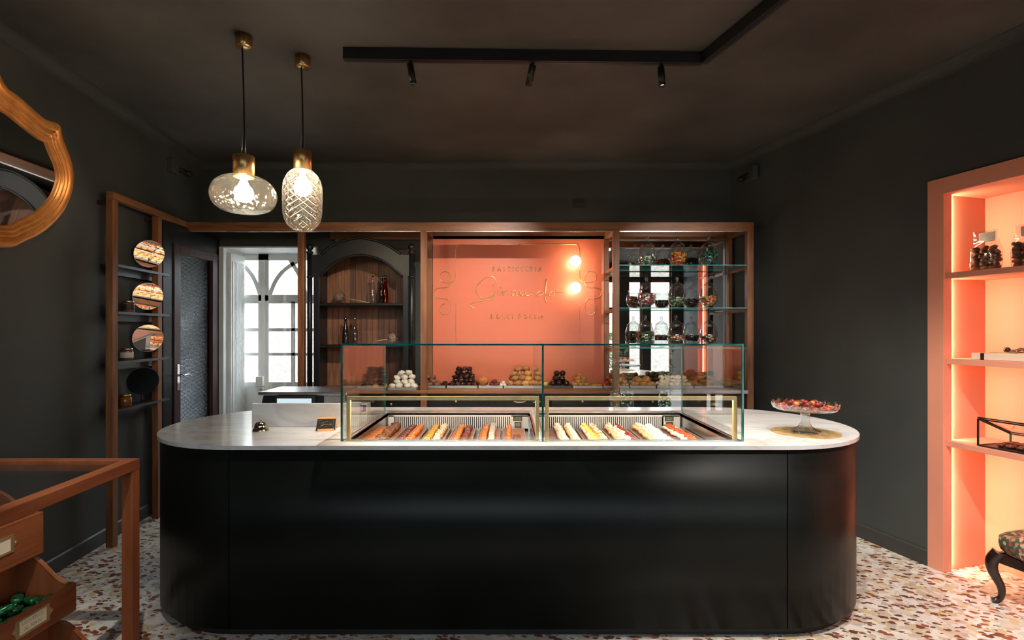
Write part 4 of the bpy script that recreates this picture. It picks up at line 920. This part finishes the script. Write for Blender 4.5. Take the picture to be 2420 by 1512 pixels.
if (Vector((tc,wc))-Vector(OUT[0])).dot(_n[0])<0: _n=[-v for v in _n]
def sc(f):
    d=(1-f)*.80; return [(a+n.x*d,b+n.y*d) for (a,b),n in zip(OUT,_n)]
mfn=lambda u,v,w:P0+Tn*u+Up*v+Nm*w
t=thing('gilt_mirror','large scalloped gilt framed mirror on left wall','mirror',P0)
m=MB(); prf=[(1.,-.01),(1.,.014),(.992,.024),(.975,.030),(.955,.031),(.938,.027),(.932,.018),(.926,.018),(.921,.030),(.910,.037),(.899,.035),(.893,.024),(.888,.024),(.882,.034),(.872,.036),(.864,.030),(.860,.020),(.856,.020),(.850,.028),(.842,.026),(.838,.010)]
k=len(OUT); vs=[]
for f,w in prf: vs+=[mfn(a,b,w) for a,b in sc(f)]
m.add(vs,[(i*k+j,i*k+(j+1)%k,(i+1)*k+(j+1)%k,(i+1)*k+j) for i in range(len(prf)-1) for j in range(k)],0,True); m.build('frame_moulding','gilt',t)
m=MB(); m.shape([sc(.86)],mfn,-.005,.012); m.build('mirror_glass','old_mirror',t)
m=MB(); m.tube([P0+Tn*tc+Up*(wc+.3)-Nm*.012,Vector((xl(3.1)+.012,P0.y+Tn.y*tc,P0.z+wc+.40))],.004,6); m.build('hanging_wire','steel',t)
# ================================================================== PENDANT LAMPS
def pendant(x,Y,zs,socket_r,prof,glass,label,bulbz):
    c=Vector((x,Y,0)); t=thing('pendant_lamp',label,'lamp',(x,Y,prof[-1][1]))
    m=MB(); m.lathe([(0,ZC-.001),(.046,ZC-.001),(.046,ZC-.066),(.042,ZC-.070),(0,ZC-.070)],c,32); m.build('ceiling_rose','brushed_brass',t)
    m=MB(); m.tube(spline([(x-.010,Y,ZC-.069),(x-.006,Y,(ZC+zs[0])/2+.2),(x+.004,Y,(ZC+zs[0])/2-.2),(x,Y,zs[0]-.005)],6),.0048,8); m.build('cord','black',t)
    m=MB()
    for dx in (-.012,.012): m.tube([(x+dx,Y,zs[0]-.004),(x+dx*.3,Y,zs[0]+.25)],.0008,4)
    m.build('support_wire','steel',t)
    m=MB(); m.lathe([(0,zs[0]),(socket_r*.96,zs[0]),(socket_r,zs[0]-.004),(socket_r,zs[1]),(socket_r*.9,zs[1]),(socket_r*.9,zs[1]+.02),(0,zs[1]+.02)],c,40); m.build('brass_socket','brushed_brass',t)
    m=MB(); m.lathe(prof,(0,0,0),56); o=m.build('glass_shade',glass,t,local=True); o.location=c-W[t.name]
    m=MB(); m.lathe([(.012,zs[1]+.02),(.014,zs[1]-.01),(.030,bulbz+.045),(.046,bulbz+.028),(.053,bulbz),(.046,bulbz-.028),(.028,bulbz-.045),(0,bulbz-.053)],c,24); m.build('bulb','bulb',t)
pr=[(.052,2.452),(.075,2.449),(.120,2.436),(.158,2.405),(.176,2.365),(.178,2.335),(.168,2.300),(.140,2.268),(.095,2.250),(.050,2.246),(0,2.245)]
pr=[(p.x,p.y) for p in spline([(a,b,0) for a,b in pr],4)]
pendant(-1.533,3.03,(2.572,2.448),.058,pr,'shade_glass','flattened round glass pendant lamp with brass socket',2.355)
pr=[(.050,2.560),(.060,2.556),(.088,2.530),(.108,2.490),(.117,2.440),(.117,2.320),(.112,2.270),(.094,2.222),(.060,2.190),(.030,2.180),(0,2.178)]
pr=[(p.x,p.y) for p in spline([(a,b,0) for a,b in pr],4)]
pendant(-1.283,3.26,(2.682,2.556),.054,pr,'shade_diamond','tall diamond cut glass pendant lamp with brass socket',2.45)
# ================================================================== TRACK AND SPOTLIGHTS
def track(p,q,label):
    m=MB(); m.bar(Vector(p)+Vector((0,0,-.035)),Vector(q)+Vector((0,0,-.035)),.045,.0695); m.bar(Vector(p)+Vector((0,0,-.0705)),Vector(q)+Vector((0,0,-.0705)),.018,.002,1); 
    return tag(m.build('light_track',['track_black','black']),label,'light track')
track((-.997,3.172,ZC-.0005),(1.187,3.222,ZC-.0005),'long black ceiling track carrying three spotlights')
track((1.205,3.215,ZC-.0005),(1.205+.272*3.6,3.215-3.6,ZC-.0005),'black ceiling track running towards the viewer at right')
def spot(p,target,label,watts,size=75,blend=.7,col=(1,.92,.83)):
    p=Vector(p); d=(Vector(target)-p).normalized(); t=thing('spotlight',label,'spotlight',p,'black track spotlights')
    m=MB(); m.cyl(p+Vector((0,0,0)),p+Vector((0,0,-.02)),.010,10); m.lump(p+Vector((0,0,-.022)),(.014,.014,.012)); m.build('mount','track_black',t)
    a=p+Vector((0,0,-.022)); b=a+d*.115
    m=MB(); m.tube([a-d*.004,b-d*.016],.0205,24); q=d.to_track_quat('Z','Y').to_matrix().to_4x4(); n0=len(m.v); m.lathe([(.0205,0),(.0205,.016),(.0185,.016),(.0185,0)],(0,0,0),24); m.xf(Matrix.Translation(b-d*.016)@q,n0); m.build('spot_body','black_paint',t)
    m=MB(); m.cyl(b-d*.0158,b-d*.014,.0165,20); m.build('spot_lens','spot_lens',t)
    L=bpy.data.lights.new('spot_beam','SPOT'); L.energy=watts; L.spot_size=math.radians(size); L.spot_blend=blend; L.color=col; L.shadow_soft_size=.018
    o=bpy.data.objects.new('spot_beam',L); COL.objects.link(o); o.parent=t; o.location=b+d*.004-W[t.name]; o.rotation_euler=d.to_track_quat('-Z','Y').to_euler()
ZS=ZC-.0712
spot((-.597,3.181,ZS),(-.25,3.40,1.0),'leftmost black spotlight on the ceiling track',SPOT_W*1.25,80,.7)
spot((.150,3.198,ZS),(-.42,5.27,1.35),'middle black spotlight on the ceiling track',SPOT_W*1.15,58,.9)
spot((.940,3.216,ZS),(1.08,3.15,1.0),'right black spotlight with glowing tip on the ceiling track',SPOT_W*.8)
spot((1.205+.272*.9,2.315,ZS),(1.9,3.0,.9),'spotlight on the side track near the first track',SPOT_W*.75)
spot((1.205+.272*1.9,1.315,ZS),(2.4,2.4,0),'spotlight in the middle of the side track',SPOT_W*1.5)
spot((1.205+.272*2.9,.315,ZS),(1.62,5.1,1.85),'added unseen spotlight for the jars near the viewer on the side track',SPOT_W*2.4,22,.8)  # added out of view to brighten the jar shelves
track((-1.75,1.55,ZC-.0005),(.75,1.60,ZC-.0005),'added unseen black ceiling track for extra spotlights above the viewer')  # invented track out of view, holds the added fill spots below
spot((-1.15,1.562,ZS),(-2.05,2.15,.9),'added unseen spotlight brightening the sweets cabinet',SPOT_W*1.1,30,1.)  # added fill spot, out of view, lifts the left foreground
spot((-.55,1.574,ZS),(-2.85,3.10,2.55),'added unseen spotlight brightening the gilt mirror',SPOT_W*.6,20,1.)  # added fill spot, out of view, lifts the gilt frame
spot((.35,1.592,ZS),(-1.5,5.0,1.8),'added unseen spotlight brightening the arched cabinet',SPOT_W*1.7,24,.9)  # added fill spot, out of view, lifts the black hutch
# ================================================================== SALMON NICHE
t=thing('display_niche','glowing salmon pink shelf niche built into right wall','niche',nw(.85,.1,0))
ZN=2.441; UN=1.70
m=MB(); nbox(m,-.1,0,-.012,.06,0,2.545); m.build('frame_jamb','niche_paint',t,bevel=.002)
m=MB(); nbox(m,UN,UN+.1,-.012,.06,0,2.545); m.build('frame_jamb','niche_paint',t,bevel=.002)
m=MB(); nbox(m,0,UN,-.012,.06,ZN,2.545); m.build('frame_head','niche_paint',t,bevel=.002)
m=MB(); nbox(m,-.04,UN+.04,.39,.41,0,ZN+.03); m.build('back_panel','niche_paint',t)
m=MB(); nbox(m,-.04,-.02,.06,.39,0,ZN+.02); m.build('side_panel','niche_paint',t)
m=MB(); nbox(m,UN+.02,UN+.04,.06,.39,0,ZN+.02); m.build('side_panel','niche_paint',t)
m=MB(); nbox(m,-.02,UN+.02,.06,.39,ZN,ZN+.02); m.build('top_panel','niche_paint',t)
NS=[1.931,1.380,.851]
for z in NS:
    m=MB(); nbox(m,.001,UN-.001,.010,.388,z-.036,z); nbox(m,-.0195,.001,.075,.388,z-.036,z); nbox(m,UN-.001,UN+.0195,.075,.388,z-.036,z); m.build('niche_shelf','niche_paint',t,bevel=.002)
m=MB()
zs=[0.02]+sorted(NS)+[ZN]
for z0,z1 in zip(zs,zs[1:]): nbox(m,-.018,-.008,.0605,.064,z0+.006,z1-.042 if z1!=ZN else z1-.006)
m.build('led_strip','led',t)
m=MB()
for z0,z1 in zip(zs,zs[1:]): nbox(m,UN+.008,UN+.018,.0605,.064,z0+.006,z1-.042 if z1!=ZN else z1-.006)
m.build('led_strip','led',t)
# bags of biscuits
def bag(u,v,z,label,seed):
    c=nw(u,v,z+.0008); t=thing('biscuit_bag',label,'bag',c,'clear bags of biscuits in the niche'); t.rotation_euler=(0,0,math.atan2(ND.y,ND.x))
    random.seed(seed); hw,hd=.078,.045
    m=MB(); rows=[(0,.92,.8),(.02,1,1),(.08,1.02,1.05),(.14,.98,.9),(.17,.9,.5),(.20,.93,.12),(.25,.96,.03)]
    vs=[];n=20
    for z_,a,b in rows:
        for k in range(n):
            q=2*PI*k/n; sx=math.copysign(abs(math.cos(q))**.55,math.cos(q)); sy=math.copysign(abs(math.sin(q))**.55,math.sin(q)); vs.append((hw*a*sx,hd*b*sy,z_))
    fs=[(i*n+k,i*n+(k+1)%n,(i+1)*n+(k+1)%n,(i+1)*n+k) for i in range(len(rows)-1) for k in range(n)]
    m.add(vs,fs,0,True); m.build('clear_film','bag_film',t,local=True)
    m=MB(); m.box((-.045,.009,.185),(.045,.011,.240)); m.box((-.040,.0112,.182),(.040,.0120,.188),1); m.build('paper_tag',['label_white','label_dark'],t,local=True)
    bm=[]
    for s in range(3):
        mm=MB(); mm.lump((0,0,0),(.026,.018,.0135),.85,.2,s+seed,10,7); bm.append(mm.mesh('biscuit','bag_biscuit'))
    for l in range(6):
        for k in range(6 if l<5 else 3):
            o=bpy.data.objects.new('biscuit',bm[random.randrange(3)]); COL.objects.link(o); o.parent=t; o.location=(-.05+.05*(k%3)+random.uniform(-.006,.006),-.016+.032*(k//3),.016+l*.0245); o.rotation_euler=(random.uniform(-.5,.5),random.uniform(-.5,.5),random.uniform(0,3))
bag(.155,.12,NS[0],'clear bag of brown biscuits on top niche shelf, wholly in view',5)
bag(.375,.12,NS[0],'clear bag of brown biscuits on top niche shelf, at picture edge',9)
# cream gift box with sprig
c=nw(.32,.15,NS[1]+.0008); t=thing('gift_box','flat cream gift box with black band and dried sprig on middle niche shelf','box',c); t.rotation_euler=(0,0,math.atan2(ND.y,ND.x))
m=MB(); m.box((-.20,-.10,0),(.22,.10,.040)); m.build('box_body','paper',t,local=True,bevel=.002)
m=MB(); m.box((-.150,-.1015,-.0004),(-.130,.1015,.0415)); m.build('black_band','plastic_black',t,local=True)
m=MB(); random.seed(4)
for k in range(14):
    a=Vector((-.07+k*.016,.03+random.uniform(-.02,.02),.050+random.uniform(0,.01))); b=a+Vector((random.uniform(.03,.07),random.uniform(-.03,.03),random.uniform(0,.045))); m.tube([a,(a+b)/2+Vector((0,0,.006)),b],[.003,.008,.0012],6)
m.tube([(-.10,.03,.046),(.12,.03,.052)],.004,6); m.build('dried_sprig','dried_flower',t,local=True)
m=MB(); m.lump((-.098,.045,.060),(.018,.018,.018)); m.build('dark_berry','choc_ball',t,local=True)
m=MB(); m.box((-.165,.0,.041),(-.03,.02,.046)); m.build('wooden_stick','straw',t,local=True)
# black framed glass box with sloping lid
c=nw(.35,.18,NS[2]+.0008); t=thing('glass_box','black framed glass display box with sloping lid on lowest niche shelf','display box',c); t.rotation_euler=(0,0,math.atan2(ND.y,ND.x))
q=[(-.18,.13),(.20,.13),(.20,-.15),(-.18,-.15)]   # front (towards room) is +y here
zt=[.060,.060,.165,.165]
m=MB()
for i in range(4):
    j=(i+1)%4; A=Vector((*q[i],.004)); B=Vector((*q[j],.004)); At=Vector((*q[i],zt[i])); Bt=Vector((*q[j],zt[j]))
    m.bar(A,B,.008,.008); m.bar(A,At,.008,.008); m.bar(At,Bt,.008,.008); m.bar(At+Vector((0,0,.010)),Bt+Vector((0,0,.010)),.007,.007)
m.build('metal_frame','track_black',t,local=True)
m=MB(); m.add([(*q[i],zt[i]+.010) for i in range(4)],[(0,1,2,3)])
for i in range(4):
    j=(i+1)%4; m.add([(*q[i],.008),(*q[j],.008),(*q[j],zt[j]),(*q[i],zt[i])],[(0,1,2,3)])
m.build('glass_panes','pane',t,local=True)
m=MB(); m.box((-.175,-.145,.001),(.195,.125,.006)); m.build('base_plate','plastic_black',t,local=True)
random.seed(8); bm=MB(); bm.lump((0,0,.012),(.026,.02,.012),.8,.2,2,10,7); bme=bm.mesh('chocolate','choc_red')
for k in range(12):
    o=mkmesh_obj('chocolate',bme,nw(.25+.05*(k%4),.10+.06*(k//4),NS[2]+.0075),(0,0,random.uniform(0,3)))
    tag(o,'dark chocolate lying inside the black framed glass box','sweet','chocolates in the glass box')
# ---- tapestry footstool
def sw(u,v,z): return nw(u,v,z)
t=thing('footstool','low tapestry footstool with dark curved legs beside the niche','stool',nw(.60,.08,0))
U0,U1,V0,V1=.345,.86,-.125,.26
m=MB(); m.lump((0,0,.345),((U1-U0)/2+.022,(V1-V0)/2+.012,.068),.5,.03,3,28,14,flat=.85)
m.xf(Matrix.Translation(nw((U0+U1)/2,(V0+V1)/2,0))@Matrix.Rotation(math.atan2(ND.y,ND.x),4,'Z')); m.build('cushion','floral_cloth',t)
for (a,b,c_,d) in ((U0+.03,V0+.015,U1-.03,V0+.015),(U0+.03,V1-.015,U1-.03,V1-.015),(U0+.015,V0+.03,U0+.015,V1-.03),(U1-.015,V0+.03,U1-.015,V1-.03)):
    m=MB(); m.bar(nw(a,b,.262),nw(c_,d,.262),.028,.055); m.build('seat_rail','stool_wood',t,bevel=.006)
for u,du in ((U0+.02,-1),(U1-.02,1)):
    for v,dv in ((V0+.02,-1),(V1-.02,1)):
        P=spline([nw(u,v,.29),nw(u+du*.022,v+dv*.022,.24),nw(u+du*.020,v+dv*.020,.18),nw(u-du*.004,v-dv*.004,.10),nw(u-du*.006,v-dv*.006,.045),nw(u+du*.008,v+dv*.008,.016),nw(u+du*.024,v+dv*.024,.010)],5)
        n=len(P); rr=[.037-.0215*min(1,i/(n*.62)) if i<n*.72 else .0155+.004*(i-n*.72)/(n*.28) for i in range(n)]
        m=MB(); m.tube(P,rr,12); 
        for vv in m.v: vv.z=max(vv.z,.0008)
        m.build('cabriole_leg','stool_wood',t)
# ================================================================== SWEETS CABINET, LOWER LEFT
X1,X0,Y1,Y0,ZT2=-1.765,-2.62,2.503,.75,.95
t=thing('sweets_cabinet','cherry wood glass-topped sweets cabinet in left foreground','cabinet',((X0+X1)/2,(Y0+Y1)/2,0))
def sk(Y): return .074*(Y1-Y)
for x,y in ((X1,Y1),(X0,Y1),(X1,Y0),(X0,Y0)):
    s=sk(y); m=MB(); dx=-.05 if x==X1 else .05; dy=-.05 if y==Y1 else .05; m.box((x+s,y,0),(x+s+dx,y+dy,ZT2-.051)); m.build('post','cherry_z',t,bevel=.002)
for a,b,nm in (((X1-.0275,Y1),(X1-.0275+sk(Y0),Y0),'side_rail'),((X0+.025,Y1),(X0+.025+sk(Y0),Y0),'side_rail')):
    m=MB(); m.bar((a[0],a[1],ZT2-.025),(b[0],b[1],ZT2-.025),.055,.05); m.build(nm,'cherry',t,bevel=.002)
m=MB(); m.box((X0+.053,Y1-.05,ZT2-.05),(X1-.056,Y1,ZT2)); m.build('end_rail','cherry',t,bevel=.002)
m=MB(); m.box((X0+.053+sk(Y0),Y0,ZT2-.05),(X1-.056+sk(Y0),Y0+.05,ZT2)); m.build('end_rail','cherry',t,bevel=.002)
m=MB(); m.hexa([(X0+.055,Y1-.052,ZT2-.016),(X1-.057,Y1-.052,ZT2-.016),(X1-.057+sk(Y0+.05),Y0+.052,ZT2-.016),(X0+.055+sk(Y0+.05),Y0+.052,ZT2-.016)],[(X0+.055,Y1-.052,ZT2-.010),(X1-.057,Y1-.052,ZT2-.010),(X1-.057+sk(Y0+.05),Y0+.052,ZT2-.010),(X0+.055+sk(Y0+.05),Y0+.052,ZT2-.010)]); m.build('glass_top','pane',t)
m=MB(); m.box((X0+.05,Y0+.06,.02),(X1-.06,Y1-.06,.05)); m.build('base_board','cherry',t)
# arched end board
m=MB(); pts=[(-2.56,.06),(-2.12,.06),(-2.12,.62)]+[(-2.34+.22*math.cos(a),.64+.225*math.sin(a)) for a in [PI*i/16 for i in range(17)]]+[(-2.56,.62)]
m.shape([pts],lambda u,v,w:Vector((u,w,v)),2.31,2.325); m.build('arched_end_board','cherry_z',t,bevel=.002)
# stepped bins
YN,YFAR=1.05,2.30
m=MB(); m.box((-2.30,YN,.584),(-2.045,YFAR,.60)); m.box((-2.060,YN,.60),(-2.045,YFAR,.765)); m.box((-2.30,YFAR-.014,.60),(-2.060,YFAR,.765)); top_bin=m.build('top_bin','cherry',t,bevel=.002)
m=MB(); m.box((-2.32,YN,.06),(-2.30,YFAR,.80)); m.build('rear_board','cherry',t)
m=MB(); m.box((-2.12,YFAR-.02,.06),(-2.085,YFAR+.004,.584)); m.build('upright','cherry_z',t)
def bin_(xf,xb,z0,zf,zb,name):
    m=MB(); m.box((xb,YN,z0),(xf,YFAR,z0+.012)); m.box((xf-.014,YN,z0+.012),(xf,YFAR,zf)); m.box((xb,YN,z0+.012),(xb+.012,YFAR-.016,zb)); b=m.build(name,'cherry',t,bevel=.002)
    for y in (YFAR-.016,YN):
        prof=[(xb,z0+.012),(xf-.014,z0+.012),(xf-.014,zf)]
        k=10
        for i in range(k+1):
            f=i/k; s=f*f*(3-2*f); prof.append((xf-.03-(xf-.03-(xb+.06))*f,zf+(zb-zf)*s))
        prof.append((xb,zb))
        m=MB(); m.shape([prof],lambda u,v,w:Vector((u,w,v)),y,y+.016); m.build('bin_side','cherry_z',t,bevel=.002)
    return b
b2=bin_(-1.90,-2.16,.333,.454,.575,'middle_bin'); b3=bin_(-1.765,-2.02,.06,.170,.285,'lower_bin')
def holder(b,x,y,z,lines,par):
    m=MB(); L,Hh=.145,.072
    out=[(-L/2,-Hh/2),(L/2,-Hh/2),(L/2+.004,-Hh*.2),(L/2+.02,0),(L/2+.004,Hh*.2),(L/2,Hh/2),(-L/2,Hh/2),(-L/2-.004,Hh*.2),(-L/2-.02,0),(-L/2-.004,-Hh*.2)]
    inn=[(-L/2+.012,-Hh/2+.009),(L/2-.012,-Hh/2+.009),(L/2-.012,Hh/2-.009),(-L/2+.012,Hh/2-.009)]
    m.shape([out,inn[::-1]],lambda u,v,w:Vector((x+w,y+u,z+v)),.0003,.004); h=m.build('brass_label_holder','brass',par)
    m=MB(); m.box((x+.0003,y-L/2+.012,z-Hh/2+.009),(x+.0015,y+L/2-.012,z+Hh/2-.009)); m.build('paper_label','paper',par)
    m=MB()
    for tx,zz in lines: letters(m,tx,lambda a,b_:Vector((x+.0018,y+a,z+zz+b_)),.013,.0006,.25)
    if m.v: m.build('label_lettering','ink',par)
    m=MB()
    for sy in (-1,1): m.lump((x+.004,y+sy*(L/2+.008),z),(.002,.003,.003))
    m.build('screw','brass',par)
holder(b2,-1.90,2.088,.400,[('DRONERESI',.006),('AL RHUM',-.018)],t)
holder(top_bin,-2.045,2.085,.684,[],t)
# green foil sweets in the middle bin
random.seed(11)
fm=[]
for s in range(3):
    m=MB(); m.lump((0,0,0),(.030,.021,.0165),.6,.15,s+2,12,8)
    for sg in (-1,1): m.tube([(sg*.026,0,0),(sg*.031,0,0),(sg*.039,0,.001)],[.006,.005,.010],8)
    fm.append(m.mesh('wrapped_sweet',['green_foil']))
k=0
for l in range(4):
    for j in range(3 if l<3 else 2):
        for i in range(6 if l<3 else 4):
            y=1.80+i*.082+random.uniform(-.008,.008)+(l%2)*.03; x=-2.105+j*.068+random.uniform(-.008,.008)+(.01*l if l else 0)
            o=mkmesh_obj('wrapped_sweet',fm[k%3],(x,y,.361+l*.029),(random.uniform(-.3,.3),random.uniform(-.3,.3) if l else 0,random.uniform(0,3.1) if l else PI/2)); k+=1
            tag(o,'dark green foil wrapped sweet in the cherry wood bin','sweet','green wrapped sweets in the bin')
# ================================================================== BEHIND THE VIEWER (seen in mirrors and glass)
p=Vector((2.75,-1.55,0)); t=thing('cafe_table','white round cafe table by the shopfront seen in the mirror','table',p)
m=MB(); m.cyl(p+Vector((0,0,.74)),p+Vector((0,0,.765)),.33,40); m.build('table_top','white_paint',t)
m=MB(); m.cyl(p+Vector((0,0,.02)),p+Vector((0,0,.739)),.03,16); m.build('column','track_black',t)
m=MB(); m.lathe([(0,.0005),(.22,.0005),(.22,.012),(.05,.02),(0,.02)],p,32); m.build('foot','track_black',t)
m=MB(); random.seed(21)
for k in range(5000):
    c=Vector((random.uniform(1.6,3.2),YF-2.4+random.uniform(-.35,.35),random.uniform(0,1.5))); d=Vector((random.gauss(0,1),random.gauss(0,1),random.gauss(0,.6))).normalized()*.045; e=d.orthogonal().normalized()*.02
    m.add([c-d,c+e,c+d,c-e],[(0,1,2,3)])
tag(m.build('hedge','leaf'),'green leafy hedge outside the shopfront','hedge',kind='stuff')
